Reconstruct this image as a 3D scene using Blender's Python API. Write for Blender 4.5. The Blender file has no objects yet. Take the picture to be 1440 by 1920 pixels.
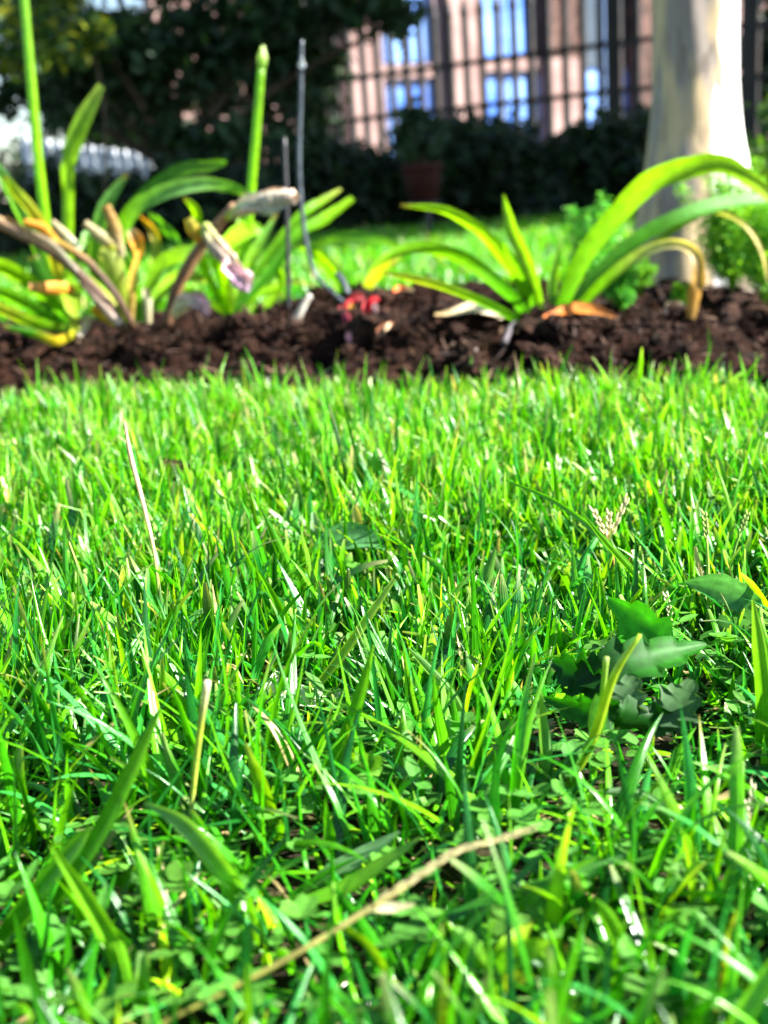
import bpy, bmesh, math, random
import numpy as np
from mathutils import Vector, Matrix

random.seed(7)
RNG = np.random.default_rng(11)
rad = math.radians
SC = bpy.context.scene
COL = SC.collection

# ------------------------------------------------------------------ camera
H = 0.22                      # lens height above the lawn, metres
PITCH, ROLL = rad(15.74), rad(4.2)
FPX = 2200.0                  # focal length in pixels of the 1440 x 1920 photograph
FWD = Vector((0, math.cos(PITCH), -math.sin(PITCH)))
UP0 = Vector((0, math.sin(PITCH), math.cos(PITCH)))
RT0 = Vector((1, 0, 0))
RT = RT0 * math.cos(ROLL) - UP0 * math.sin(ROLL)
UP = UP0 * math.cos(ROLL) + RT0 * math.sin(ROLL)
CAM = Vector((0, 0, H))
cd = bpy.data.cameras.new('camera')
cd.sensor_fit = 'VERTICAL'
cd.sensor_height = 36.0
cd.sensor_width = 27.0
cd.lens = 36.0 * FPX / 1920.0
cd.clip_start, cd.clip_end = 0.01, 500
cd.dof.use_dof = True
cd.dof.focus_distance = 0.515
cd.dof.aperture_fstop = cd.lens / 4.5
cd.dof.aperture_blades = 0
cam = bpy.data.objects.new('camera', cd)
COL.objects.link(cam)
M = Matrix((RT, UP, -FWD)).transposed().to_4x4()
M.translation = CAM
cam.matrix_world = M
SC.camera = cam

# ------------------------------------------------------------------ sky and sun
SUN_EL, SUN_AZ = rad(36), rad(-11)        # azimuth: from +X (right of the picture) towards +Y (away)
world = bpy.data.worlds.new('World')
SC.world = world
world.use_nodes = True
wn = world.node_tree
bg = wn.nodes['Background']
sky = wn.nodes.new('ShaderNodeTexSky')
sky.sky_type = 'NISHITA'
sky.sun_disc = False
sky.sun_elevation = SUN_EL
sky.sun_rotation = rad(90) - SUN_AZ
sky.air_density, sky.dust_density, sky.ozone_density = 1.0, 0.6, 1.5
wn.links.new(sky.outputs[0], bg.inputs[0])
bg.inputs[1].default_value = 0.05
sd = bpy.data.lights.new('sun', 'SUN')
sd.energy = 5.0
sd.angle = rad(0.53)
sd.color = (1.0, 0.955, 0.88)
sun = bpy.data.objects.new('sun', sd)
COL.objects.link(sun)
TO_SUN = Vector((math.cos(SUN_EL) * math.cos(SUN_AZ), math.cos(SUN_EL) * math.sin(SUN_AZ), math.sin(SUN_EL)))
sun.rotation_euler = (-TO_SUN).to_track_quat('-Z', 'Y').to_euler()
SC.view_settings.view_transform = 'Standard'
SC.view_settings.look = 'None'
SC.view_settings.gamma = 1.0
SC.view_settings.use_curve_mapping = False
SC.view_settings.exposure = 2.5
SC.render.engine = 'CYCLES'
SC.cycles.use_denoising = True
SC.cycles.max_bounces = 8
SC.cycles.diffuse_bounces = 2
SC.cycles.transmission_bounces = 6
SC.cycles.caustics_reflective = False
SC.cycles.caustics_refractive = False
SC.cycles.sample_clamp_indirect = 6.0

# ------------------------------------------------------------------ helpers
def ray(px, py):
    return FWD + RT * ((px - 720) / FPX) + UP * ((960 - py) / FPX)

def P(px, py, d):
    r = ray(px, py)
    return CAM + r * (d / r.y)

def bedz_np(x, y):
    f = np.clip((y - 1.03 + 0.30 * x) / 0.42, 0, 1)
    f = f * f * (3 - 2 * f)
    b = np.clip((y - 1.55) / 0.5, 0, 1)
    b = 0.8 * b * b * (3 - 2 * b) + 0.2 * np.clip((y - 2.05) / 0.35, 0, 1)
    return -0.012 + (0.066 - 0.075 * np.clip(x - 0.08, 0, 0.6) + 0.012 * np.sin(x * 5.1 + 0.6) + 0.008 * np.sin(x * 13 + y * 9)) * f * (1 - b)

def bed_z(x, y):
    return float(bedz_np(np.float64(x), np.float64(y)))

def on_bed(px, py, lift=0.0):
    r = ray(px, py)
    d = 1.0
    while d < 2.6:
        p = CAM + r * (d / r.y)
        if p.z <= bed_z(p.x, p.y) + lift:
            return p
        d += 0.004
    return CAM + r * (1.5 / r.y)

def on_ground(px, py, z=0.0):
    r = ray(px, py)
    return CAM + r * ((z - CAM.z) / r.z)

def depth(p):
    return (p - CAM).dot(FWD)

def tag(o, label=None, cat=None, group=None, kind=None):
    if label: o['label'] = label
    if cat: o['category'] = cat
    if group: o['group'] = group
    if kind: o['kind'] = kind
    return o

def empty(name, loc, label, cat, group=None):
    o = bpy.data.objects.new(name, None)
    COL.objects.link(o)
    o.location = loc
    o.empty_display_size = 0.02
    bpy.context.view_layer.update()
    return tag(o, label, cat, group)

def link(name, me, mat, parent=None):
    o = bpy.data.objects.new(name, me)
    COL.objects.link(o)
    if mat is not None and len(me.materials) == 0:
        me.materials.append(mat)
    if parent is not None:
        o.parent = parent
        w = Vector(parent.location)
        q = parent.parent
        while q is not None:
            w += Vector(q.location)
            q = q.parent
        o.location = -w        # mesh data are in world coordinates
    return o

def np_mesh(name, V, F, col=None, uu=None, smooth=True):
    """V (n,3); F (m,k) with k = 3 or 4; col (n,3); uu (n,)"""
    V = np.ascontiguousarray(V, np.float32)
    F = np.ascontiguousarray(F, np.int32)
    me = bpy.data.meshes.new(name)
    n, m, k = len(V), len(F), F.shape[1]
    me.vertices.add(n)
    me.vertices.foreach_set('co', V.ravel())
    me.loops.add(m * k)
    me.loops.foreach_set('vertex_index', F.ravel())
    me.polygons.add(m)
    me.polygons.foreach_set('loop_start', np.arange(0, m * k, k, dtype=np.int32))
    me.polygons.foreach_set('loop_total', np.full(m, k, np.int32))
    me.polygons.foreach_set('use_smooth', np.full(m, smooth, bool))
    if col is not None:
        a = me.attributes.new('col', 'FLOAT_COLOR', 'POINT')
        c = np.ones((n, 4), np.float32)
        c[:, :3] = col
        a.data.foreach_set('color', c.ravel())
    if uu is not None:
        a = me.attributes.new('uu', 'FLOAT', 'POINT')
        a.data.foreach_set('value', np.ascontiguousarray(uu, np.float32))
    me.update(calc_edges=True)
    return me

def vnoise(x, y, s, seed):
    """smooth value noise in [0,1]"""
    g = np.random.default_rng(seed).random((64, 64))
    fx, fy = x / s + 100.3, y / s + 57.7
    ix, iy = np.floor(fx).astype(int), np.floor(fy).astype(int)
    tx, ty = fx - ix, fy - iy
    tx, ty = tx * tx * (3 - 2 * tx), ty * ty * (3 - 2 * ty)
    a = g[ix % 64, iy % 64]; b = g[(ix + 1) % 64, iy % 64]
    c = g[ix % 64, (iy + 1) % 64]; d = g[(ix + 1) % 64, (iy + 1) % 64]
    return (a * (1 - tx) + b * tx) * (1 - ty) + (c * (1 - tx) + d * tx) * ty

# ------------------------------------------------------------------ materials
def new_mat(name):
    m = bpy.data.materials.new(name)
    m.use_nodes = True
    nt = m.node_tree
    for n in list(nt.nodes):
        nt.nodes.remove(n)
    out = nt.nodes.new('ShaderNodeOutputMaterial')
    return m, nt, out

def leaf_mat(name, rough=0.36, trans=0.42, tint=(1.45, 1.45, 0.45), vein=26.0, bump=0.25, spec=0.5, mottle=0.25, mscale=160.0):
    m, nt, out = new_mat(name)
    N, L = nt.nodes.new, nt.links.new
    at = N('ShaderNodeAttribute'); at.attribute_name = 'col'
    uu = N('ShaderNodeAttribute'); uu.attribute_name = 'uu'
    tc = N('ShaderNodeTexCoord')
    nz = N('ShaderNodeTexNoise'); nz.inputs['Scale'].default_value = mscale; nz.inputs['Detail'].default_value = 3
    L(tc.outputs['Object'], nz.inputs['Vector'])
    mr = N('ShaderNodeMapRange'); mr.inputs[1].default_value = 0.3; mr.inputs[2].default_value = 0.7
    mr.inputs[3].default_value = 1 - mottle; mr.inputs[4].default_value = 1 + mottle
    L(nz.outputs['Fac'], mr.inputs[0])
    # fine parallel veins
    mu = N('ShaderNodeMath'); mu.operation = 'MULTIPLY'; mu.inputs[1].default_value = vein
    L(uu.outputs['Fac'], mu.inputs[0])
    si = N('ShaderNodeMath'); si.operation = 'SINE'; L(mu.outputs[0], si.inputs[0])
    sv = N('ShaderNodeMath'); sv.operation = 'MULTIPLY_ADD'; sv.inputs[1].default_value = 0.12; sv.inputs[2].default_value = 1.0
    L(si.outputs[0], sv.inputs[0])
    mm = N('ShaderNodeMath'); mm.operation = 'MULTIPLY'; L(mr.outputs[0], mm.inputs[0]); L(sv.outputs[0], mm.inputs[1])
    vm = N('ShaderNodeVectorMath'); vm.operation = 'SCALE'; L(at.outputs['Color'], vm.inputs[0]); L(mm.outputs[0], vm.inputs['Scale'])
    bp = N('ShaderNodeBump'); bp.inputs['Strength'].default_value = bump; bp.inputs['Distance'].default_value = 0.0006
    L(si.outputs[0], bp.inputs['Height'])
    pr = N('ShaderNodeBsdfPrincipled')
    L(vm.outputs[0], pr.inputs['Base Color']); L(bp.outputs[0], pr.inputs['Normal'])
    pr.inputs['Roughness'].default_value = rough
    pr.inputs['Specular IOR Level'].default_value = spec
    tr = N('ShaderNodeBsdfTranslucent')
    ti = N('ShaderNodeVectorMath'); ti.operation = 'MULTIPLY'; ti.inputs[1].default_value = tint
    L(vm.outputs[0], ti.inputs[0]); L(ti.outputs[0], tr.inputs['Color'])
    mx = N('ShaderNodeMixShader'); mx.inputs[0].default_value = trans
    L(pr.outputs[0], mx.inputs[1]); L(tr.outputs[0], mx.inputs[2])
    L(mx.outputs[0], out.inputs['Surface'])
    return m

def solid_mat(name, c, rough=0.6, c2=None, scale=30.0, bump=0.0, bscale=120.0, spec=0.4, metal=0.0, lo=0.4, hi=0.6, stretch=(1, 1, 1)):
    m, nt, out = new_mat(name)
    N, L = nt.nodes.new, nt.links.new
    pr = N('ShaderNodeBsdfPrincipled')
    pr.inputs['Roughness'].default_value = rough
    pr.inputs['Specular IOR Level'].default_value = spec
    pr.inputs['Metallic'].default_value = metal
    tc = N('ShaderNodeTexCoord')
    mp = N('ShaderNodeMapping'); mp.inputs['Scale'].default_value = stretch
    L(tc.outputs['Object'], mp.inputs['Vector'])
    if c2 is not None:
        nz = N('ShaderNodeTexNoise'); nz.inputs['Scale'].default_value = scale; nz.inputs['Detail'].default_value = 5
        L(mp.outputs[0], nz.inputs['Vector'])
        mr = N('ShaderNodeMapRange'); mr.inputs[1].default_value = lo; mr.inputs[2].default_value = hi
        L(nz.outputs['Fac'], mr.inputs[0])
        mx = N('ShaderNodeMix'); mx.data_type = 'RGBA'
        L(mr.outputs[0], mx.inputs['Factor'])
        mx.inputs['A'].default_value = (*c, 1); mx.inputs['B'].default_value = (*c2, 1)
        L(mx.outputs['Result'], pr.inputs['Base Color'])
    else:
        pr.inputs['Base Color'].default_value = (*c, 1)
    if bump:
        nb = N('ShaderNodeTexNoise'); nb.inputs['Scale'].default_value = bscale; nb.inputs['Detail'].default_value = 6
        L(mp.outputs[0], nb.inputs['Vector'])
        bp = N('ShaderNodeBump'); bp.inputs['Strength'].default_value = bump; bp.inputs['Distance'].default_value = 0.01
        L(nb.outputs['Fac'], bp.inputs['Height']); L(bp.outputs[0], pr.inputs['Normal'])
    L(pr.outputs[0], out.inputs['Surface'])
    return m

M_GRASS = leaf_mat('grass_blade', rough=0.27, trans=0.38, vein=14, bump=0.22, spec=0.5, mottle=0.18, mscale=220)
M_STRAP = leaf_mat('strap_leaf', rough=0.34, trans=0.5, vein=34, bump=0.3, spec=0.4, mottle=0.2, mscale=90)
M_BROAD = leaf_mat('broad_leaf', rough=0.55, trans=0.42, vein=9, bump=0.08, spec=0.28, mottle=0.25, mscale=300)
M_DRY = leaf_mat('dry_plant', rough=0.6, trans=0.22, tint=(1.2, 1.1, 0.8), vein=18, bump=0.35, spec=0.3, mottle=0.3, mscale=180)
M_TREE = leaf_mat('tree_leaf', rough=0.45, trans=0.3, vein=6, bump=0.1, spec=0.4, mottle=0.2, mscale=9)
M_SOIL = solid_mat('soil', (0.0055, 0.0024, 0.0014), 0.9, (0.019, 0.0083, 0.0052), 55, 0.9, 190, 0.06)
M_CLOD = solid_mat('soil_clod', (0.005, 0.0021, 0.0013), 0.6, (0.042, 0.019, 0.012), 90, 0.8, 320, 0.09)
M_GROUND = solid_mat('turf_soil', (0.012, 0.009, 0.004), 0.95, (0.03, 0.028, 0.009), 45, 0.7, 150, 0.15)
M_METAL = solid_mat('dark_iron', (0.012, 0.012, 0.014), 0.5, (0.03, 0.022, 0.018), 14, 0.1, 60, 0.4)
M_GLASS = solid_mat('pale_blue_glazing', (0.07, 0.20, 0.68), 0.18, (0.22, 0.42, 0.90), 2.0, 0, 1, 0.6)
M_GLASS_SHADED = solid_mat('shaded_glazing', (0.02, 0.03, 0.045), 0.12, (0.05, 0.07, 0.10), 2.0, 0, 1, 0.6)  # shade over the upper panes put into the glass colour
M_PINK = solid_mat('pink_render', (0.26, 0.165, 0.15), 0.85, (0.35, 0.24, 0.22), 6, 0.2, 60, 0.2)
M_SHADED_PINK = solid_mat('shaded_pink_render', (0.16, 0.115, 0.13), 0.85, (0.22, 0.16, 0.17), 6, 0.2, 60, 0.2)  # shaded side of the pink pier, painted as a mauve tone
M_SHADED_BROWN = solid_mat('shaded_brown_render', (0.05, 0.03, 0.026), 0.85, (0.13, 0.075, 0.062), 9, 0.3, 60, 0.2)  # shade on the right of the house put into the render colour
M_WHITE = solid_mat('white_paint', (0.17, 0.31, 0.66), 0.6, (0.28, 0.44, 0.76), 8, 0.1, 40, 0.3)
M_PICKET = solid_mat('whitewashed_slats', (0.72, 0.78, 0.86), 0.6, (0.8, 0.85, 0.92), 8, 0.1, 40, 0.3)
M_ROOF = solid_mat('roof_tile', (0.16, 0.08, 0.06), 0.8, (0.24, 0.12, 0.09), 8, 0.3, 20, 0.2)
M_POT = solid_mat('terracotta', (0.030, 0.0045, 0.0035), 0.85, (0.045, 0.008, 0.006), 14, 0.2, 60, 0.3)
M_STAKE = solid_mat('stake_plastic', (0.012, 0.013, 0.016), 0.5, (0.03, 0.03, 0.035), 40, 0.1, 200, 0.5)
M_HOSE = solid_mat('grey_blue_tube', (0.03, 0.04, 0.055), 0.4, (0.055, 0.075, 0.09), 60, 0.1, 200, 0.6)
M_WOOD = solid_mat('branch_bark', (0.06, 0.042, 0.03), 0.85, (0.12, 0.09, 0.06), 30, 0.6, 80, 0.2)

def bark_material():
    m, nt, out = new_mat('peeling_bark')
    N, L = nt.nodes.new, nt.links.new
    pr = N('ShaderNodeBsdfPrincipled'); pr.inputs['Roughness'].default_value = 0.7
    pr.inputs['Specular IOR Level'].default_value = 0.3
    tc = N('ShaderNodeTexCoord')
    mp = N('ShaderNodeMapping'); mp.inputs['Scale'].default_value = (1, 1, 0.28)
    L(tc.outputs['Object'], mp.inputs['Vector'])
    def noise(scale, det=5, src=mp):
        n = N('ShaderNodeTexNoise'); n.inputs['Scale'].default_value = scale; n.inputs['Detail'].default_value = det
        L(src.outputs[0], n.inputs['Vector']); return n
    def ramp(src, lo, hi):
        r = N('ShaderNodeMapRange'); r.inputs[1].default_value = lo; r.inputs[2].default_value = hi
        L(src, r.inputs[0]); return r
    def mix(f, a, b):
        x = N('ShaderNodeMix'); x.data_type = 'RGBA'; L(f, x.inputs['Factor'])
        for s, v in (('A', a), ('B', b)):
            if isinstance(v, tuple): x.inputs[s].default_value = (*v, 1)
            else: L(v, x.inputs[s])
        return x.outputs['Result']
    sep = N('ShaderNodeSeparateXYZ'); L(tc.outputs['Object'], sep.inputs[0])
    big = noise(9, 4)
    # old bark on one side, its tan also painting shade; other side peeled white
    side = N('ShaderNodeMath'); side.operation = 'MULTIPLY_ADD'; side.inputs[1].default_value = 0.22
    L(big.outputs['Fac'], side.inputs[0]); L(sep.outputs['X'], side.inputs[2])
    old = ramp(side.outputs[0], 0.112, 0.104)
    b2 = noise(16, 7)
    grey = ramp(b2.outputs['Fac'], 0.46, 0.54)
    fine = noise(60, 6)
    c_old_shade = mix(grey.outputs[0], (0.58, 0.44, 0.25), (0.32, 0.27, 0.23))
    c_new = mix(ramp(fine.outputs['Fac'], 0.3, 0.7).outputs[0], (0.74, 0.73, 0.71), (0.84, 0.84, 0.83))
    c = mix(old.outputs[0], c_new, c_old_shade)
    low = ramp(sep.outputs['Z'], 0.22, 0.10)
    lown = N('ShaderNodeMath'); lown.operation = 'MULTIPLY'; L(low.outputs[0], lown.inputs[0])
    L(ramp(noise(22, 6).outputs['Fac'], 0.42, 0.6).outputs[0], lown.inputs[1])
    c = mix(lown.outputs[0], c, (0.26, 0.19, 0.14))
    spots = ramp(noise(40, 3).outputs['Fac'], 0.66, 0.71)
    c = mix(spots.outputs[0], c, (0.2, 0.16, 0.13))
    mp2 = N('ShaderNodeMapping'); mp2.inputs['Scale'].default_value = (1, 1, 0.12)
    L(tc.outputs['Object'], mp2.inputs['Vector'])
    crk = ramp(noise(75, 8, mp2).outputs['Fac'], 0.40, 0.33)
    crk.inputs[4].default_value = 0.5
    c = mix(crk.outputs[0], c, (0.24, 0.18, 0.13))
    blot = ramp(noise(26, 9).outputs['Fac'], 0.35, 0.65)
    bl = N('ShaderNodeMix'); bl.data_type = 'RGBA'; bl.blend_type = 'MULTIPLY'; bl.inputs['Factor'].default_value = 0.22
    L(c, bl.inputs['A']); L(blot.outputs[0], bl.inputs['B']); c = bl.outputs['Result']
    L(c, pr.inputs['Base Color'])
    ad = N('ShaderNodeMath'); ad.operation = 'MULTIPLY_ADD'; ad.inputs[1].default_value = 0.35
    L(fine.outputs['Fac'], ad.inputs[0])
    sb = N('ShaderNodeMath'); sb.operation = 'SUBTRACT'; L(old.outputs[0], sb.inputs[0]); L(crk.outputs[0], sb.inputs[1])
    L(sb.outputs[0], ad.inputs[2])
    bp = N('ShaderNodeBump'); bp.inputs['Strength'].default_value = 0.9; bp.inputs['Distance'].default_value = 0.006
    L(ad.outputs[0], bp.inputs['Height']); L(bp.outputs[0], pr.inputs['Normal'])
    L(pr.outputs[0], out.inputs['Surface'])
    return m
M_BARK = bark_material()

def water_material():
    m, nt, out = new_mat('water_drop')
    pr = nt.nodes.new('ShaderNodeBsdfPrincipled')
    pr.inputs['Base Color'].default_value = (0.95, 0.97, 1, 1)
    pr.inputs['Roughness'].default_value = 0.02
    pr.inputs['IOR'].default_value = 1.33
    pr.inputs['Transmission Weight'].default_value = 0.85
    nt.links.new(pr.outputs[0], out.inputs['Surface'])
    return m
M_DEW = water_material()

# ------------------------------------------------------------------ shape builders
def catmull(pts, n):
    pts = [np.array(p, float) for p in pts]
    if len(pts) == 2:
        return np.array([pts[0] + (pts[1] - pts[0]) * t for t in np.linspace(0, 1, n)])
    ext = [2 * pts[0] - pts[1]] + pts + [2 * pts[-1] - pts[-2]]
    k = len(pts) - 1
    out = []
    for t in np.linspace(0, k, n):
        i = min(int(t), k - 1); u = t - i
        a, b, c, d = ext[i:i + 4]
        out.append(0.5 * ((2 * b) + (c - a) * u + (2 * a - 5 * b + 4 * c - d) * u * u + (3 * b - a - 3 * c + d) * u ** 3))
    return np.array(out)

def lerp_list(vals, t):
    vals = np.array(vals, float)
    if len(vals) == 1:
        return np.repeat(vals, len(t), 0) if vals.ndim > 1 else np.full(len(t), vals[0])
    xs = np.linspace(0, 1, len(vals))
    if vals.ndim == 1:
        return np.interp(t, xs, vals)
    return np.stack([np.interp(t, xs, vals[:, k]) for k in range(vals.shape[1])], 1)

def ribbon_mesh(name, path, widths, cols, roll=35, chan=0.18, thick=0.0014, n=26, nc=7, edge=None, twist=0.0):
    """strap leaf with a channelled cross-section and two skins; widths in metres; roll in degrees from facing the lens"""
    C = catmull(path, n)
    t = np.linspace(0, 1, n)
    W = lerp_list(widths, t)
    K = lerp_list(cols, t)
    T = np.gradient(C, axis=0)
    T /= np.linalg.norm(T, axis=1)[:, None] + 1e-9
    V, CC, UU = [], [], []
    prev = None
    for i in range(n):
        view = C[i] - np.array(CAM)
        view /= np.linalg.norm(view)
        s = np.cross(T[i], view)
        ln = np.linalg.norm(s)
        s = prev if ln < 0.05 and prev is not None else s / (ln + 1e-9)
        if prev is not None and s.dot(prev) < 0: s = -s
        prev = s
        nn = np.cross(s, T[i])
        a = rad(roll + twist * t[i])
        s2 = s * math.cos(a) + nn * math.sin(a)
        n2 = nn * math.cos(a) - s * math.sin(a)
        if n2[2] < 0: n2 = -n2
        for sk in ((0, 1) if thick > 0.002 else (0,)):
            for j in range(nc):
                u = -1 + 2 * j / (nc - 1)
                w = W[i] * 0.5
                if edge is not None: w = w * edge(t[i], u)
                p = C[i] + s2 * (u * w) + n2 * (chan * W[i] * (u * u - 0.3)) - n2 * (sk * thick * (1.05 - abs(u)))
                V.append(p); CC.append(K[i]); UU.append(u)
    F = []
    R = 2 * nc if thick > 0.002 else nc
    for i in range(n - 1):
        for j in range(nc - 1):
            a = i * R + j
            F.append((a, a + 1, a + R + 1, a + R))
            if R == nc: continue
            b = i * R + nc + j
            F.append((b + 1, b, b + R, b + R + 1))
        for j, flip in ((0, 0), (nc - 1, 1)) if R > nc else ():
            a, b = i * R + j, i * R + nc + j
            F.append((a, a + R, b + R, b) if not flip else (b, b + R, a + R, a))
    return np_mesh(name, np.array(V), np.array(F), np.array(CC), np.array(UU))

def leaf(name, mat, parent, pts, wpx, cols, roll=35, **kw):
    """pts: (px, py, d) measured on the photo with an assumed distance; wpx: widths on the photo"""
    path = [P(*p) for p in pts]
    sc = [depth(p) / FPX for p in path]
    t = np.linspace(0, 1, 12)
    if mat is M_STRAP and kw.get('edge') is None:
        h = (abs(pts[0][0] * 7.3 + pts[-1][1] * 3.1) % 1.0) * 6.28 + pts[-1][0] * 0.37
        kw['edge'] = lambda q, u: 1 + 0.05 * math.sin(q * 23 + h + 2 * u) + 0.035 * math.sin(q * 61 + 3 * h) - (0.14 if (q * 9 + h) % 3.1 < 0.12 and u > 0.8 else 0)
        K = lerp_list(cols, np.linspace(0, 1, 22))
        if math.sin(h * 5) > -0.3 and len(pts) > 3:
            K[-1] = (0.16, 0.08, 0.03); K[-2] = K[-2] * 0.5 + np.array((0.36, 0.26, 0.05)) * 0.5
        rgk = np.random.default_rng(int(abs(h) * 1000))
        cols = K * rgk.uniform(0.86, 1.12, (22, 1))
    w = lerp_list(wpx, t) * np.interp(t, np.linspace(0, 1, len(sc)), sc) * (0.84 if mat is M_STRAP else 1.0)
    return link(name, ribbon_mesh(name, path, w, cols, roll, **kw), mat, parent)

def tube_mesh(name, path, radii, cols=None, n=20, ns=10, lump=0.0, seed=0, cap=True):
    C = catmull(path, n)
    t = np.linspace(0, 1, n)
    R = lerp_list(radii, t)
    K = lerp_list(cols, t) if cols is not None else None
    rg = np.random.default_rng(seed)
    T = np.gradient(C, axis=0)
    T /= np.linalg.norm(T, axis=1)[:, None] + 1e-9
    ref = np.array((0.31, 0.9, 0.2)) if abs(T[0][2]) > 0.6 else np.array((0.05, 0.1, 1.0))
    V, F, CC, UU = [], [], [], []
    for i in range(n):
        a = np.cross(T[i], ref); a /= np.linalg.norm(a)
        b = np.cross(T[i], a)
        for j in range(ns):
            th = 2 * math.pi * j / ns
            r = R[i] * (1 + lump * rg.uniform(-1, 1))
            V.append(C[i] + (a * math.cos(th) + b * math.sin(th)) * r)
            if K is not None: CC.append(K[i])
            UU.append(math.cos(th))
    for i in range(n - 1):
        for j in range(ns):
            k = (j + 1) % ns
            F.append((i * ns + j, i * ns + k, (i + 1) * ns + k, (i + 1) * ns + j))
    if cap:
        for i, s in ((0, 1), (n - 1, -1)):
            c = len(V); V.append(C[i]); UU.append(0)
            if K is not None: CC.append(K[i])
            for j in range(ns):
                k = (j + 1) % ns
                F.append((c, i * ns + k, i * ns + j, c) if s > 0 else (c, i * ns + j, i * ns + k, c))
    F = np.array(F)
    # fold degenerate quads into triangles
    me = bpy.data.meshes.new(name)
    faces = [tuple(f) if f[0] != f[3] else tuple(f[:3]) for f in F.tolist()]
    me.from_pydata([tuple(v) for v in V], [], faces)
    me.polygons.foreach_set('use_smooth', np.ones(len(faces), bool))
    if K is not None:
        a = me.attributes.new('col', 'FLOAT_COLOR', 'POINT')
        c = np.ones((len(V), 4), np.float32); c[:, :3] = np.array(CC)
        a.data.foreach_set('color', c.ravel())
    a = me.attributes.new('uu', 'FLOAT', 'POINT')
    a.data.foreach_set('value', np.array(UU, np.float32))
    me.update()
    return me

def tube(name, mat, parent, pts, rpx, cols=None, **kw):
    path = [P(*p) for p in pts]
    sc = [depth(p) / FPX for p in path]
    t = np.linspace(0, 1, 12)
    r = lerp_list(rpx, t) * np.interp(t, np.linspace(0, 1, len(sc)), sc)
    return link(name, tube_mesh(name, path, r, cols, **kw), mat, parent)

def box_mesh(name, cx, cy, cz, sx, sy, sz, bevel=0.0, rot=0.0):
    bm = bmesh.new()
    bmesh.ops.create_cube(bm, size=1)
    bmesh.ops.scale(bm, vec=(sx, sy, sz), verts=bm.verts)
    if bevel:
        bmesh.ops.bevel(bm, geom=bm.edges[:], offset=bevel, segments=1, affect='EDGES')
    if rot: bmesh.ops.rotate(bm, cent=(0, 0, 0), matrix=Matrix.Rotation(rot, 3, 'Z'), verts=bm.verts)
    bmesh.ops.translate(bm, vec=(cx, cy, cz), verts=bm.verts)
    me = bpy.data.meshes.new(name)
    bm.to_mesh(me); bm.free()
    return me

# ------------------------------------------------------------------ ground and garden bed
def build_ground():
    me = np_mesh('lawn_ground', np.array([(-60, -20, 0), (60, -20, 0), (60, 90, 0), (-60, 90, 0)]) + np.array((0, 0, -0.006)), np.array([(0, 1, 2, 3)]))
    tag(link('lawn_ground', me, M_GROUND), 'dark turf soil under the grass', None, None, 'structure')

def build_bed():
    xs = np.concatenate([np.linspace(-2.6, -0.75, 60), np.linspace(-0.74, 0.74, 330), np.linspace(0.75, 2.6, 60)])
    ys = np.concatenate([np.linspace(0.8, 1.7, 200), np.linspace(1.71, 2.5, 60)])
    X, Y = np.meshgrid(xs, ys)
    Z = bedz_np(X, Y)
    amp = np.clip((Y - 0.99 + 0.3 * X) / 0.1, 0, 1) * np.clip((2.5 - Y) / 0.1, 0, 1)
    Z = Z + amp * (0.040 * (vnoise(X, Y, 0.055, 1) - 0.5) + 0.026 * (vnoise(X, Y, 0.022, 2) - 0.5) + 0.010 * (vnoise(X, Y, 0.009, 3) - 0.5))
    n, m = len(xs), len(ys)
    V = np.stack([X.ravel(), Y.ravel(), Z.ravel()], 1)
    i = np.arange(m - 1)[:, None] * n + np.arange(n - 1)[None]
    F = np.stack([i, i + 1, i + n + 1, i + n], -1).reshape(-1, 4)
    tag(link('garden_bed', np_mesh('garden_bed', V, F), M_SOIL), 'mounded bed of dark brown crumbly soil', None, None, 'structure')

def ico(sub):
    bm = bmesh.new()
    bmesh.ops.create_icosphere(bm, subdivisions=sub, radius=1)
    V = np.array([v.co[:] for v in bm.verts]); F = np.array([[v.index for v in f.verts] for f in bm.faces])
    bm.free()
    return V, F
ICO1, ICO2, ICO3 = ico(1), ico(2), ico(3)

def lumps(name, pos, size, tmpl, rg, jit=0.28, flat=0.75):
    BV, BF = tmpl
    n, k = len(pos), len(BV)
    S = size[:, None] * rg.uniform(*((0.65, 1.35) if jit < 0.05 else (0.35, 1.6)), (n, 3)) * np.array((1, 1, flat))
    ang = rg.uniform(0, 6.283, n)
    L = BV[None] * (1 + jit * rg.standard_normal((n, k, 1))) * S[:, None]
    c, s = np.cos(ang)[:, None], np.sin(ang)[:, None]
    W = np.stack([L[..., 0] * c - L[..., 1] * s, L[..., 0] * s + L[..., 1] * c, L[..., 2]], -1) + pos[:, None]
    F = (BF[None] + (np.arange(n) * k)[:, None, None]).reshape(-1, 3)
    return W.reshape(-1, 3), F

def build_clods():
    rg = np.random.default_rng(5)
    parts = []
    for cnt, lo, hi, tm, jit in ((9500, 0.0012, 0.004, ICO1, 0.22), (2000, 0.004, 0.009, ICO2, 0.2), (340, 0.009, 0.020, ICO3, 0.13)):
        x = rg.uniform(-0.95, 0.95, cnt); y = 1.04 - 0.30 * x + 0.9 * rg.random(cnt) ** 1.5
        s = lo + (hi - lo) * rg.random(cnt) ** 1.8
        z = bedz_np(x, y) + 0.040 * (vnoise(x, y, 0.055, 1) - 0.5) + 0.026 * (vnoise(x, y, 0.022, 2) - 0.5) + 0.004 + s * 0.2
        parts.append(lumps('c', np.stack([x, y, z], 1), s, tm, rg, jit))
    V = np.concatenate([p[0] for p in parts]); off = np.cumsum([0] + [len(p[0]) for p in parts[:-1]])
    F = np.concatenate([p[1] + o for p, o in zip(parts, off)])
    tag(link('soil_crumbs', np_mesh('soil_crumbs', V, F, smooth=False), M_CLOD), 'loose crumbs and clods of dark soil over the bed', 'soil', None, 'stuff')

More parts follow.
